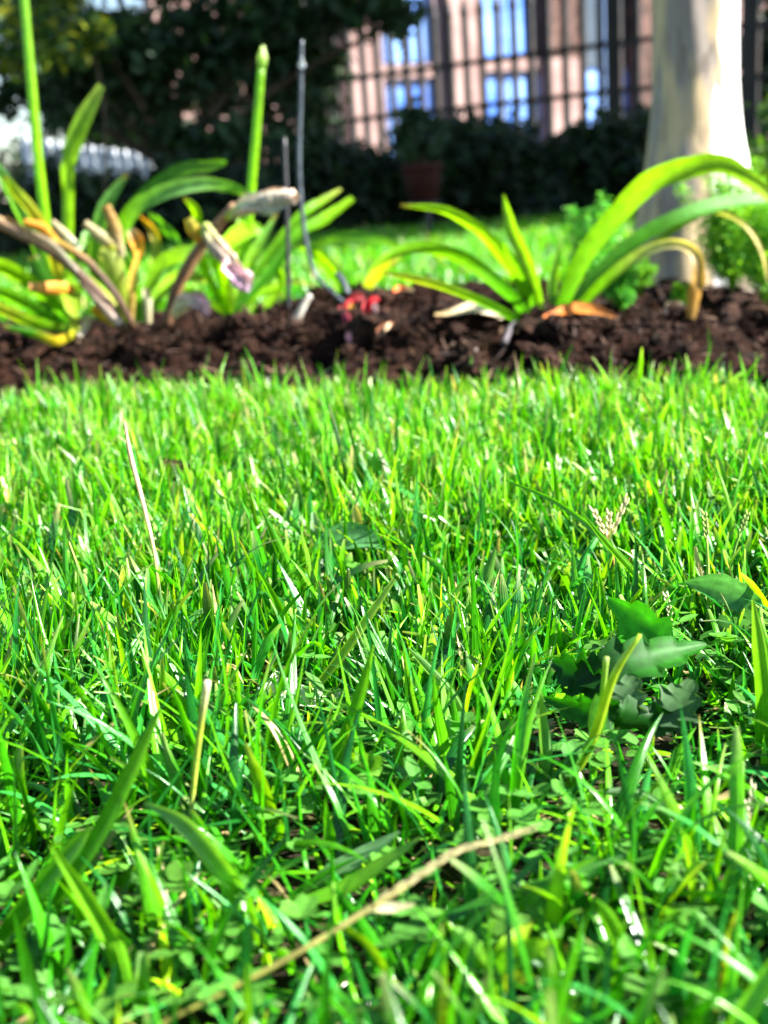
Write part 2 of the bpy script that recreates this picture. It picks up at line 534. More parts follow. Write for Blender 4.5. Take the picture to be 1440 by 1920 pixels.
def build_mulch():
    rg = np.random.default_rng(23)
    n = 4200
    x = rg.uniform(-0.95, 0.95, n); y = 1.05 - 0.30 * x + 0.75 * rg.random(n) ** 1.4
    z = bedz_np(x, y) + 0.040 * (vnoise(x, y, 0.055, 1) - 0.5) + 0.026 * (vnoise(x, y, 0.022, 2) - 0.5) + 0.005
    k = np.array([(0.03, 0.014, 0.009), (0.06, 0.03, 0.02), (0.12, 0.07, 0.045), (0.02, 0.01, 0.008), (0.22, 0.15, 0.10)])[rg.choice(5, n, p=[.35, .3, .15, .15, .05])] * rg.uniform(0.6, 1.4, (n, 1))
    L = 0.006 + 0.022 * rg.random(n) ** 2
    th = rg.normal(1.35, 0.35, n)
    r = blade_strip(x, y, z, L, rg.uniform(0.0010, 0.0042, n), rg.uniform(0, 6.28, n), th, rg.normal(0, 0.5, n), rg.normal(0, 1.2, n), np.ones(n), k, k, k, 4, rg)
    tag(link('mulch_fibres', np_mesh('mulch_fibres', *r), M_DRY), 'brown bark shreds and fibres mixed through the bed soil', 'mulch', None, 'stuff')

# ------------------------------------------------------------------ grass
def blade_strip(x, y, z0, length, width, az, tilt0, curve, twist, cut, cols_base, cols_mid, cols_tip, rings, rg, fold=0.22):
    n = len(x)
    t = np.linspace(0, 1, rings)
    th = tilt0[:, None] + curve[:, None] * t[None] ** 1.4
    seg = length[:, None] / (rings - 1)
    dz = np.cos(th) * seg; dr = np.sin(th) * seg
    zc = z0[:, None] + np.concatenate([np.zeros((n, 1)), np.cumsum(0.5 * (dz[:, 1:] + dz[:, :-1]), 1)], 1)
    rc = np.concatenate([np.zeros((n, 1)), np.cumsum(0.5 * (dr[:, 1:] + dr[:, :-1]), 1)], 1)
    ca, sa = np.cos(az)[:, None], np.sin(az)[:, None]
    bend = (rg.standard_normal(n) * 0.10 * length)[:, None] * t[None] ** 2      # sideways bow
    Cx = x[:, None] + rc * ca - bend * sa
    Cy = y[:, None] + rc * sa + bend * ca
    zc = np.maximum(zc, np.minimum(z0, 0)[:, None] + 0.005 + 0.003 * rg.random(n)[:, None])
    C = np.stack([Cx, Cy, zc], -1)
    T = np.stack([np.sin(th) * ca, np.sin(th) * sa, np.cos(th)], -1)
    S = np.stack([-sa + 0 * t[None], ca + 0 * t[None], 0 * th], -1)
    N = np.cross(S, T)
    tw = twist[:, None] * (t[None] - 0.2)
    S2 = S * np.cos(tw)[..., None] + N * np.sin(tw)[..., None]
    N2 = N * np.cos(tw)[..., None] - S * np.sin(tw)[..., None]
    tip = np.clip((1 - t[None]) / (0.62 - 0.5 * cut[:, None]), 0, 1) ** 0.8
    prof = (0.62 + 0.38 * np.clip(t / 0.3, 0, 1))[None] * tip
    prof = np.maximum(prof, 0.03 + 0.35 * cut[:, None] * (t[None] > 0.99))
    w = 0.5 * width[:, None] * prof
    V = np.stack([C - S2 * w[..., None], C + N2 * (-fold * 2 * w)[..., None], C + S2 * w[..., None]], 2)   # n, rings, 3, 3
    tb = np.clip(t / 0.35, 0, 1)[None, :, None]
    tt = np.clip((t - 0.78) / 0.22, 0, 1)[None, :, None]
    K = cols_base[:, None] * (1 - tb) + cols_mid[:, None] * tb
    K = K * (1 - tt) + cols_tip[:, None] * tt
    K = np.repeat(K[:, :, None], 3, 2)
    K[:, :, 1] *= 1.12
    U = np.broadcast_to(np.array((-1.0, 0.0, 1.0)), (n, rings, 3))
    base = (np.arange(n) * rings * 3)[:, None, None]
    i = np.arange(rings - 1)[None, :, None] * 3
    j = np.arange(2)[None, None]
    a = base + i + j
    F = np.stack([a, a + 1, a + 4, a + 3], -1).reshape(-1, 4)
    return V.reshape(-1, 3), F, K.reshape(-1, 3), U.reshape(-1)

GREENS = np.array([(0.024, 0.180, 0.002), (0.075, 0.310, 0.003), (0.130, 0.370, 0.003), (0.007, 0.095, 0.010), (0.230, 0.430, 0.006), (0.030, 0.230, 0.034)])
HOLES = []     # (x, y, radius, length factor) clearings where weeds or clover keep the grass short

def grass_colours(n, rg, dry=0.04, cool=False):
    k = rg.choice(len(GREENS), n, p=[0.34, 0.22, 0.08, 0.19, 0.02, 0.15] if cool else [0.24, 0.30, 0.24, 0.09, 0.05, 0.08])
    mid = GREENS[k] * 1.1 * rg.uniform(0.6, 1.35, (n, 1)) * rg.uniform(0.9, 1.1, (n, 3))
    base = mid * 0.8 + np.array((0.14, 0.22, 0.04)) * 0.2
    tip = mid * rg.uniform(0.9, 1.15, (n, 1))
    yel = rg.random(n) < 0.035
    tip[yel] = np.array((0.38, 0.30, 0.07)) * rg.uniform(0.7, 1.2, (yel.sum(), 1))
    d = rg.random(n) < dry
    straw = np.array((0.46, 0.36, 0.16)) * rg.uniform(0.5, 1.2, (d.sum(), 1))
    mid[d] = straw; tip[d] = straw * 1.1; base[d] = straw * 0.9
    return base, mid, tip

def lawn_edge(x):
    return 1.085 + 0.02 * np.sin(x * 4 + 1) + 0.015 * np.sin(x * 17) - 0.30 * x

def grass_patch(cnt, ylo, yhi, rings, rg, kind):
    x = np.zeros(0); y = np.zeros(0)
    while len(x) < cnt:
        yy = ylo + (yhi - ylo) * rg.random(cnt)
        xx = rg.uniform(-1, 1, cnt) * (yhi * 0.38 + 0.24)
        ok = (np.abs(xx) < 0.38 * yy + 0.20) & (yy < lawn_edge(xx) + 0.02 * rg.standard_normal(cnt))
        # tufts: more blades where the noise is high
        den = 0.35 + 0.65 * vnoise(xx, yy, 0.03, 21) * 1.5
        ok &= rg.random(cnt) < den
        x = np.concatenate([x, xx[ok]]); y = np.concatenate([y, yy[ok]])
    x, y = x[:cnt], y[:cnt]
    tuft = vnoise(x, y, 0.075, 22)
    n = cnt
    if kind == 'tall':
        length = (0.031 + 0.024 * tuft) * rg.uniform(0.7, 1.3, n) * (1 + 0.35 * (rg.random(n) < 0.1))
        width = 0.0020 + 0.0036 * rg.random(n) ** 1.5
        tilt = np.abs(rg.normal(0.16, 0.38, n)); curve = rg.normal(0.25, 0.5, n)
        dry = 0.012
    elif kind == 'feature':
        length = rg.uniform(0.045, 0.072, n); width = rg.uniform(0.0036, 0.0062, n)
        tilt = np.abs(rg.normal(0.28, 0.34, n)); curve = rg.normal(0.4, 0.5, n)
        dry = 0.0
    elif kind == 'near':
        length = (0.034 + 0.034 * tuft) * rg.uniform(0.55, 1.4, n)
        width = 0.0016 + 0.0040 * rg.random(n) ** 1.5
        tilt = np.abs(rg.normal(0.42, 0.48, n)); curve = rg.normal(0.45, 0.5, n)
        dry = 0.012
    elif kind == 'low':
        length = rg.uniform(0.016, 0.034, n); width = rg.uniform(0.0016, 0.0040, n)
        tilt = np.abs(rg.normal(0.75, 0.40, n)); curve = rg.normal(0.45, 0.5, n)
        dry = 0.05
    else:   # thatch lying on the soil
        length = rg.uniform(0.02, 0.05, n); width = rg.uniform(0.0008, 0.0022, n)
        tilt = rg.normal(1.35, 0.15, n); curve = rg.normal(0.1, 0.2, n)
        dry = 0.55
    for hx, hy, hr, hf in HOLES:
        q = np.clip(np.hypot(x - hx, y - hy) / hr, 0, 1)
        length = length * (hf + (1 - hf) * np.clip((q - 0.6) / 0.4, 0, 1))
    near = np.clip((y - 0.25) / 0.2, 0, 1)
    az = rg.uniform(0, 6.283, n)
    tw = rg.normal(0, 0.7, n)
    cut = (rg.random(n) < (0.30 if kind == 'tall' else 0.15)).astype(float) * rg.uniform(0.5, 1, n)
    b, m, tp = grass_colours(n, rg, dry, kind == 'near' or yhi < 0.7)
    ct = cut > 0.5
    tp[ct] = tp[ct] * 0.5 + np.array((0.40, 0.38, 0.16)) * 0.5
    z0 = np.full(n, -0.004) + (0.008 * rg.random(n) if kind == 'low' else 0)
    return blade_strip(x, y, z0, length, width, az, tilt, curve, tw, cut, b, m, tp, rings, rg)

def merge(parts):
    off = np.cumsum([0] + [len(p[0]) for p in parts[:-1]])
    return (np.concatenate([p[0] for p in parts]), np.concatenate([p[1] + o for p, o in zip(parts, off)]),
            np.concatenate([p[2] for p in parts]), np.concatenate([p[3] for p in parts]))

def build_lawn():
    rg = np.random.default_rng(3)
    V, F, K, U = merge([
        grass_patch(520, 0.20, 0.72, 11, rg, 'feature'), grass_patch(5200, 0.18, 0.50, 9, rg, 'near'), grass_patch(7200, 0.44, 0.68, 8, rg, 'tall'), grass_patch(29000, 0.62, 1.30, 6, rg, 'tall'),
        grass_patch(1900, 0.18, 0.66, 6, rg, 'low'), grass_patch(8000, 0.6, 1.30, 5, rg, 'low'),
        grass_patch(5000, 0.18, 1.25, 4, rg, 'thatch')])
    o = link('lawn_grass', np_mesh('lawn_grass', V, F, K, U), M_GRASS)
    tag(o, 'bright green blades of the mown lawn in front of the bed', 'grass', None, 'stuff')
    # dew on the blades
    rg2 = np.random.default_rng(8)
    idx = rg2.choice(len(V), 9000, replace=False)
    pos = V[idx]; pos = pos[(pos[:, 2] > 0.012) & (pos[:, 1] < 1.0)][:900]
    size = 0.00025 + 0.00065 * rg2.random(len(pos)) ** 2.5
    DV, DF = lumps('d', pos + np.array((0, 0, 0.0004)), size, ICO2, rg2, 0.0, 0.9)
    tag(link('dew_drops', np_mesh('dew_drops', DV, DF), M_DEW), 'tiny dew drops clinging to the grass blades', 'dew', None, 'stuff')

def build_far_lawn():
    rg = np.random.default_rng(4)
    n = 26000
    y = 2.3 + 3.0 * rg.random(n) ** 1.3; x = rg.uniform(-1, 1, n) * (0.36 * y + 0.4)
    b, m, tp = grass_colours(n, rg, 0.05)
    m = m * 1.15
    r = blade_strip(x, y, np.full(n, -0.004), rg.uniform(0.03, 0.06, n), rg.uniform(0.004, 0.009, n), rg.uniform(0, 6.28, n),
                    np.abs(rg.normal(0.2, 0.3, n)), rg.normal(0.3, 0.4, n), rg.normal(0, 0.6, n), np.zeros(n), b, m, tp, 4, rg)
    tag(link('far_lawn_grass', np_mesh('far_lawn_grass', *r), M_GRASS), 'sunlit strip of lawn between the soil bed and the dark shrubs', 'grass', None, 'stuff')

# ------------------------------------------------------------------ clover and small leaves in the turf
def disc_leaf(rg, cx, cy, cz, r, az, tilt, notch=0.35, asp=1.0, k=9):
    """one leaflet: a fan of k rim points around its base, heart-notched"""
    th = np.linspace(-2.5, 2.5, k)
    rr = r * (1 - notch * np.exp(-(th / 0.35) ** 2)) * (0.55 + 0.45 * np.cos(th * 0.5) ** 0.5)
    u, v = r * 0.8 + rr * np.cos(th), asp * rr * np.sin(th)
    pts = np.concatenate([[[0, 0]], np.stack([u, v], 1)])
    h = -0.22 * np.abs(pts[:, 1]) * -1 + pts[:, 0] * math.tan(tilt)
    ca, sa = math.cos(az), math.sin(az)
    V = np.stack([cx + pts[:, 0] * ca - pts[:, 1] * sa, cy + pts[:, 0] * sa + pts[:, 1] * ca, cz + h], 1)
    F = np.array([(0, i, i + 1) for i in range(1, k)])
    U = np.concatenate([[0], np.sin(th) * 0.6])
    return V, F, U

def build_clover():
    rg = np.random.default_rng(12)
    Vs, Fs, Ks, Us = [], [], [], []
    off = 0
    n = 0
    while n < 1100:
        y = 0.19 + 0.62 * rg.random()
        x = rg.uniform(-1, 1) * (0.38 * y + 0.1)
        if vnoise(np.array([x]), np.array([y]), 0.07, 31)[0] < 0.42 + 0.25 * max(0, (y - 0.4)): continue
        n += 1
        z = rg.uniform(0.004, 0.020); r = rg.uniform(0.0022, 0.0048)
        col = np.array((0.06, 0.22, 0.03)) * rg.uniform(0.6, 1.4) + np.array((0.03, 0.05, 0)) * rg.random()
        az0 = rg.uniform(0, 6.28)
        kind = rg.random()
        for q in range(3 if kind < 0.6 else 2):
            V, F, U = disc_leaf(rg, x, y, z, r, az0 + q * (2.09 if kind < 0.6 else 3.1) + rg.normal(0, 0.15), rg.normal(0.15, 0.3), 0.3 if kind < 0.6 else -0.3, 1.0 if kind < 0.6 else 0.6)
            Vs.append(V); Fs.append(F + off); Ks.append(np.repeat(col[None], len(V), 0)); Us.append(U); off += len(V)
    me = np_mesh('clover', np.concatenate(Vs), np.concatenate(Fs), np.concatenate(Ks), np.concatenate(Us))
    tag(link('clover_leaves', me, M_BROAD), 'small clover and weed leaves low among the grass', 'clover', None, 'stuff')

# ------------------------------------------------------------------ foliage
def leaf_cloud(lobes, per, size, cols, rg, up=0.3):
    """folded four-point leaves filling ellipsoidal lobes (centre, radii)"""
    C, S, K = [], [], []
    for (c, r, wt) in lobes:
        n = int(per * wt)
        d = rg.standard_normal((n, 3)); d /= np.linalg.norm(d, axis=1)[:, None]
        q = rg.random(n) ** 0.45
        C.append(np.array(c) + d * q[:, None] * np.array(r) * (1 + 0.18 * rg.standard_normal((n, 1))))
        S.append(size * rg.uniform(0.6, 1.4, n))
        k = cols[rg.integers(0, len(cols), n)] * rg.uniform(0.6, 1.5, (n, 1))
        K.append(k)
    C, S, K = np.concatenate(C), np.concatenate(S), np.concatenate(K)
    n = len(C)
    T = rg.standard_normal((n, 3)); T[:, 2] -= up; T /= np.linalg.norm(T, axis=1)[:, None]
    B = np.cross(T, rg.standard_normal((n, 3))); B /= np.linalg.norm(B, axis=1)[:, None]
    N = np.cross(T, B)
    s = S[:, None]
    V = np.stack([C - T * s * 0.5, C + B * s * 0.24 + N * s * 0.07, C + T * s * 0.5, C - B * s * 0.24 + N * s * 0.07], 1)
    a = (np.arange(n) * 4)[:, None]
    F = np.concatenate([a + np.array((0, 1, 2)), a + np.array((0, 2, 3))])
    U = np.tile(np.array((0, 1, 0, -1.0)), n)
    return V.reshape(-1, 3), F, np.repeat(K, 4, 0), U

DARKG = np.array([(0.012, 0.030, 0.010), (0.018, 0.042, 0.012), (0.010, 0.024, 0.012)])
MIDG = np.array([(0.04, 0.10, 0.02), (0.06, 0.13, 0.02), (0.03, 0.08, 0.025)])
YELG_SUNLIT = np.array([(0.26, 0.30, 0.02), (0.34, 0.34, 0.03), (0.16, 0.24, 0.02)])  # yellow-greens that carry the sunlit tone of the leaves

def shrub(name, label, centre, radii, n, size, cols, seed, cat='shrub', group=None, mat=None, extra=()):
    rg = np.random.default_rng(seed)
    c = Vector(centre)
    root = empty(name, (c.x, c.y, 0), label, cat, group)
    lobes = []
    for k in range(7):
        o = rg.standard_normal(3) * np.array(radii) * 0.38
        lobes.append((np.array(c) + o, np.array(radii) * rg.uniform(0.45, 0.75), 1 / 7))
    lobes += [(np.array(a), np.array(b), w) for a, b, w in extra]
    V, F, K, U = leaf_cloud(lobes, n, size, cols, rg)
    V[:, 2] = np.maximum(V[:, 2], 0.004)
    link('foliage', np_mesh(name, V, F, K, U, smooth=False), mat or M_TREE, root)
    for k in range(4):
        a = rg.uniform(0, 6.28); r = min(radii[0], radii[1]) * 0.5
        top = c + Vector((math.cos(a) * r, math.sin(a) * r, radii[2] * rg.uniform(-0.1, 0.5)))
        b = Vector((c.x + math.cos(a) * 0.03, c.y + math.sin(a) * 0.03, -0.01))
        link('stem', tube_mesh('stem', [b, (b + top) / 2 + Vector((0.02, 0.01, 0.03)), top], [0.012, 0.009, 0.003], n=8, ns=6), M_WOOD, root)
    return root

# ------------------------------------------------------------------ background
def build_fence():
    a, b = P(560, 200, 7.75), P(1250, 200, 6.35)
    a.z = b.z = 0
    u = (b - a).normalized(); ang = math.atan2(u.y, u.x)
    L = (b - a).length + 0.9
    root = empty('iron_fence', a, 'dark iron railing fence with pointed bars in front of the pink house', 'fence')
    bm = bmesh.new()
    for (w, z0, z1) in ((0.0155, 0.0, 1.06),):
        vs = [[bm.verts.new((sx * w, sy * w, z)) for sx, sy in ((-1, -1), (1, -1), (1, 1), (-1, 1))] for z in (z0, z1)]
        tipb = [bm.verts.new((sx * 0.02, sy * 0.02, 1.085)) for sx, sy in ((-1, -1), (1, -1), (1, 1), (-1, 1))]
        tip = bm.verts.new((0, 0, 1.19))
        for lo, hi in ((vs[0], vs[1]), (vs[1], tipb)):
            for k in range(4):
                bm.faces.new((lo[k], lo[(k + 1) % 4], hi[(k + 1) % 4], hi[k]))
        for k in range(4): bm.faces.new((tipb[k], tipb[(k + 1) % 4], tip))
        bm.faces.new(vs[0][::-1])
    me = bpy.data.meshes.new('bar'); bm.to_mesh(me); bm.free(); me.materials.append(M_METAL)
    n = int(L / 0.102)
    for k in range(n):
        o = bpy.data.objects.new('bar', me); COL.objects.link(o); o.parent = root
        o.location = u * (k * 0.102); o.rotation_euler = (0, 0, ang)
    for z in (0.585, 0.82):
        o = link('rail', box_mesh('rail', 0, 0, 0, L, 0.012, 0.028, 0.002), M_METAL); o.parent = root
        o.location = u * (L / 2) + Vector((0, 0, z)); o.rotation_euler = (0, 0, ang)
    for s in (2.05 / 0.102, 27):
        k = int(s) * 0.102 + 0.061
        o = link('post', box_mesh('post', 0, 0, 0.6, 0.05, 0.05, 1.2, 0.004), M_METAL); o.parent = root
        o.location = u * k; o.rotation_euler = (0, 0, ang)

HO = Vector((0.0, 10.0, 0.0)); HA = rad(24)
HU_ = Vector((math.cos(HA), math.sin(HA), 0)); HN = Vector((math.sin(HA), -math.cos(HA), 0))
def hp(px, py, off=0.0):
    r = ray(px, py); o = HO + HN * off
    t = (o - CAM).dot(HN) / r.dot(HN)
    p = CAM + r * t - o
    return p.dot(HU_), p.z
def build_house():
    root = empty('pink_house', HO, 'pink rendered house with pale blue windows behind the iron fence', 'house')
    def slab(name, x0, x1, z0, z1, off, th, mat, parent=root, bev=0.004):
        o = link(name, box_mesh(name, (x0 + x1) / 2, -off, (z0 + z1) / 2, x1 - x0, th, z1 - z0, bev), mat)
        o.parent = parent
        if parent is root: o.rotation_euler = (0, 0, HA)
        return o
    def panel(name, px0, px1, py0, py1, off, th, mat, parent=root, ymid=150):
        x0, x1 = hp(px0, ymid, off)[0], hp(px1, ymid, off)[0]
        xm = (px0 + px1) / 2
        z1 = 3.1 if py0 is None else hp(xm, py0, off)[1]
        z0 = 0.0 if py1 is None else hp(xm, py1, off)[1]
        return slab(name, x0, x1, z0, z1, off, th, mat, parent), (x0, x1, z0, z1)
    x0, x1 = hp(300, 150)[0], hp(1700, 150)[0]
    slab('wall', x0, x1, 0, 3.2, -0.15, 0.2, M_PINK)
    slab('roof', x0 - 0.3, x1 + 0.3, 3.2, 3.55, 0.0, 0.7, M_ROOF)
    # pilasters and piers
    panel('pilaster', 640, 712, None, None, 0.03, 0.16, M_PINK)
    panel('pilaster', 838, 893, None, None, 0.03, 0.16, M_PINK)
    panel('pilaster', 812, 836, None, None, 0.0, 0.10, M_SHADED_PINK)  # slab coloured as the shaded flank of the pink pier
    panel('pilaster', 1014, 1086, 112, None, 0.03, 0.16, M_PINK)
    panel('pilaster', 1014, 1086, None, 114, 0.028, 0.15, M_SHADED_BROWN)  # upper part of the pier, its shade painted brown
    panel('pilaster', 1180, 1330, None, None, 0.03, 0.16, M_SHADED_BROWN)
    panel('sill_band', 716, 812, 122, 148, 0.01, 0.10, M_PINK)
    panel('sill_band', 897, 1012, 112, 134, 0.01, 0.10, M_PINK)
    def window(px0, px1, py0, py1, cols, mat, frame=M_WHITE):
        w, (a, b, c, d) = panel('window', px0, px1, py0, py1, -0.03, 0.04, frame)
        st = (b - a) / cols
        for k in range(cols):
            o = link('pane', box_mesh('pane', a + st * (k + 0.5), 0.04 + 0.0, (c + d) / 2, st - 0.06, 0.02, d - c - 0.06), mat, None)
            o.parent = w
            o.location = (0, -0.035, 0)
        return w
    window(716, 812, None, 124, 2, M_GLASS)
    window(716, 812, 146, None, 2, M_GLASS)
    window(897, 985, None, 114, 2, M_GLASS)
    window(897, 985, 132, None, 2, M_GLASS)
    window(987, 1012, None, 114, 1, M_GLASS_SHADED)
    window(987, 1012, 132, None, 1, M_GLASS)
    window(1090, 1178, None, 132, 2, M_GLASS_SHADED)
    window(1090, 1178, 135, None, 2, M_GLASS)
    window(1395, 1450, 55, 118, 1, M_GLASS)

def build_trees():
    rg = np.random.default_rng(15)
    # dark leafy tree at upper left
    base = P(330, 420, 6.2); base.z = 0
    root = empty('shade_tree', base, 'dense dark green tree filling the upper left background', 'tree')
    lob = [(60, 90, 95, 6.0), (120, 190, 80, 6.1), (230, 150, 85, 6.2), (300, 90, 70, 6.0), (360, 60, 80, 6.2), (430, 130, 95, 6.3), (520, 90, 95, 6.2), (560, 190, 80, 6.3),
           (450, 240, 60, 6.2), (480, 10, 100, 6.1), (590, 10, 85, 6.0), (700, 10, 62, 5.9), (745, 40, 44, 5.9), (370, 170, 45, 6.2), (285, 205, 55, 6.2), (30, -30, 110, 6.0), (170, 60, 60, 5.9), (610, 130, 48, 6.2),
           (300, -110, 120, 6.2), (450, -160, 140, 6.2), (620, -140, 130, 6.1), (760, -160, 110, 6.1), (160, -180, 130, 6.2), (0, -200, 140, 6.2), (10, 190, 42, 6.2), (40, 150, 40, 6.2), (430, 285, 62, 6.1), (520, 285, 62, 6.1), (330, 265, 55, 6.1), (250, 60, 50, 6.0), (590, 255, 40, 6.3)]
    lobes = []
    for px, py, r, d in lob:
        c = P(px, py, d); k = r * d / FPX
        lobes.append((c, (k, k * 1.3, k * 0.85), (r / 90) ** 2))
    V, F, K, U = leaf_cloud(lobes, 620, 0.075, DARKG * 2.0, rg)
    link('crown', np_mesh('crown', V, F, K, U, smooth=False), M_TREE, root)
    fork = base + Vector((0.02, 0, 0.35))
    link('trunk', tube_mesh('trunk', [base, base + Vector((0.015, 0.01, 0.18)), fork + Vector((0, 0, 0.25))], [0.075, 0.06, 0.05], n=12, ns=12, lump=0.05), M_WOOD, root)
    for px, py, r, d in lob[::2]:
        c = P(px, py, d)
        link('limb', tube_mesh('limb', [fork, (fork + c) / 2 + Vector((0, 0, 0.06)), c], [0.03, 0.02, 0.008], n=10, ns=7), M_WOOD, root)
    # yellow-green sapling; sunlight on the crown is also put into its leaf colour
    c = P(165, 65, 4.1)
    root = empty('sunlit_tone_sapling', (c.x - 0.05, c.y, 0), 'sapling with yellow green leaves coloured as sunlit in the upper left corner', 'sapling')
    lobes = [(P(170, 60, 4.1), (0.075, 0.07, 0.06), 1), (P(150, 95, 4.1), (0.06, 0.08, 0.05), 0.5), (P(90, 40, 4.1), (0.07, 0.06, 0.06), 0.3), (P(85, 110, 4.1), (0.07, 0.08, 0.06), 0.5), (P(20, 40, 4.1), (0.08, 0.08, 0.1), 0.8), (P(30, 120, 4.2), (0.06, 0.06, 0.05), 0.4), (P(110, 0, 4.2), (0.12, 0.08, 0.06), 0.9), (P(20, -60, 4.2), (0.15, 0.1, 0.1), 1)]
    V, F, K, U = leaf_cloud(lobes, 200, 0.042, np.concatenate([YELG_SUNLIT, MIDG, MIDG]), rg)
    link('foliage', np_mesh('foliage', V, F, K, U, smooth=False), M_TREE, root)
    link('stem', tube_mesh('stem', [(c.x - 0.05, c.y, -0.01), (c.x + 0.02, c.y, 0.5), c], [0.006, 0.005, 0.002], n=12, ns=7), M_WOOD, root)
    # added tree outside the frame, put there to shade the shrubs
    base = Vector((3.6, 4.5, 0))
    root = empty('added_shading_tree', base, 'large unseen tree added at the right to shade the shrubs', 'tree')
    lobes = []
    for k in range(54):
        a = rg.uniform(0, 6.28); r = rg.random() ** 0.5
        lobes.append((np.array((3.0 + 2.4 * r * math.cos(a), 4.45 + 1.15 * r * math.sin(a), 2.75 + rg.normal(0, 0.42))), (0.5, 0.45, 0.32), 1))
    V, F, K, U = leaf_cloud(lobes, 260, 0.13, MIDG * 0.8, rg)
    link('crown', np_mesh('crown', V, F, K, U, smooth=False), M_TREE, root)
    link('trunk', tube_mesh('trunk', [base, base + Vector((-0.05, 0, 0.9)), base + Vector((-0.25, 0, 1.9))], [0.16, 0.12, 0.09], n=14, ns=14, lump=0.04), M_WOOD, root)
    for k in range(8):
        c = Vector(lobes[k * 5][0])
        link('limb', tube_mesh('limb', [base + Vector((-0.2, 0, 1.75)), base.lerp(c, 0.5) + Vector((0, 0, 1.0)), c], [0.06, 0.04, 0.012], n=10, ns=7), M_WOOD, root)

def build_shrubs():
    G = 'dark shrubs along the foot of the fence'
    spec = [(620, 325, 5.6, 105, 80, 'dark rounded shrub left of the red pot, under the tree'),
            (740, 335, 5.7, 90, 80, 'low dark shrub just behind the red pot'),
            (880, 318, 5.6, 95, 88, 'dark shrub right of the red pot below the peach pillar'),
            (1000, 318, 5.5, 95, 92, 'dark shrub in the middle of the row below the fence'),
            (1110, 305, 5.4, 90, 95, 'dark shrub below the fence just left of the pale trunk'),
            (1210, 295, 5.3, 75, 105, 'dark shrub partly hidden behind the pale trunk'),
            (450, 370, 5.5, 110, 78, 'dark shrub behind the tall green flower stalk'),
            (320, 380, 5.5, 90, 60, 'dark shrub behind the arching left leaves'),
            (180, 400, 5.4, 100, 72, 'dark shrub behind the blunt upright leaf at left'),
            (40, 410, 5.4, 95, 78, 'dark shrub at the left edge behind the thin stalk')]
    for k, (px, py, d, rx, rz, lab) in enumerate(spec):
        c = P(px, py, d); s = d / FPX
        z0 = c.z
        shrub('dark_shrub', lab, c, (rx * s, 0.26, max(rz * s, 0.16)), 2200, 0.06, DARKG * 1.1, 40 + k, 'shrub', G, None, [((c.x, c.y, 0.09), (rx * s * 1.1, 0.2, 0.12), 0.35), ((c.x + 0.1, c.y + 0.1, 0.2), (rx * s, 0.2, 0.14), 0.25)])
    # right of the trunk
    c = P(1440, 290, 2.9)
    shrub('fine_leaved_shrub', 'fine leaved mid green shrub right of the pale trunk', c, (0.10, 0.12, 0.09), 1900, 0.026, MIDG, 77, 'shrub')
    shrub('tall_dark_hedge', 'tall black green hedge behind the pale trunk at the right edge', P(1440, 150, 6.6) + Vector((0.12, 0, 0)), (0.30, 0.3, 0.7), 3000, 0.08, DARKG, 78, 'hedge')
    # far hedge at left, a gap of sky above it
    shrub('far_hedge', 'dark hedge far away behind the left tree', P(150, 190, 9.5), (0.55, 0.4, 0.55), 2600, 0.10, DARKG, 79, 'hedge', None, None,
          [(P(300, 200, 9.6), (0.4, 0.3, 0.5), 0.3), (P(60, 330, 9.2), (0.6, 0.3, 0.3), 0.3), (P(260, 350, 9.2), (0.6, 0.3, 0.25), 0.3)])

def build_picket():
    a, b = P(50, 290, 7.6), P(285, 290, 7.2)
    u = b - a; u.z = 0
    ang = math.atan2(u.y, u.x)
    o0 = Vector((a.x, a.y, 0))
    root = empty('picket_fence', o0, 'low pale blue white picket fence glimpsed between the left stalks', 'fence')
    zt = P(160, 262, 7.4).z
    me = box_mesh('slat', 0, 0, zt / 2, 0.062, 0.016, zt, 0.004); me.materials.append(M_PICKET)
    n = int(u.length / 0.08)
    for k in range(n + 1):
        o = bpy.data.objects.new('slat', me); COL.objects.link(o); o.parent = root
        o.location = u.normalized() * (k * 0.08); o.location.z = 0.10 - 0.16 * k / n - 0.05
        o.rotation_euler = (0, 0, ang)
    for z in (zt * 0.35, zt * 0.8):
        o = link('rail', box_mesh('rail', 0, 0.018, 0, u.length + 0.05, 0.018, 0.03), M_PICKET); o.parent = root
        o.location = u / 2 + Vector((0, 0, z - 0.03)); o.rotation_euler = (0, rad(5), ang)

def lathe(name, prof, cx, cy, ns=24):
    V, F = [], []
    for r, z in prof:
        for k in range(ns):
            a = 6.28318 * k / ns
            V.append((cx + r * math.cos(a), cy + r * math.sin(a), z))
    for i in range(len(prof) - 1):
        for k in range(ns):
            q = (k + 1) % ns
            F.append((i * ns + k, i * ns + q, (i + 1) * ns + q, (i + 1) * ns + k))
    return np_mesh(name, np.array(V), np.array(F))

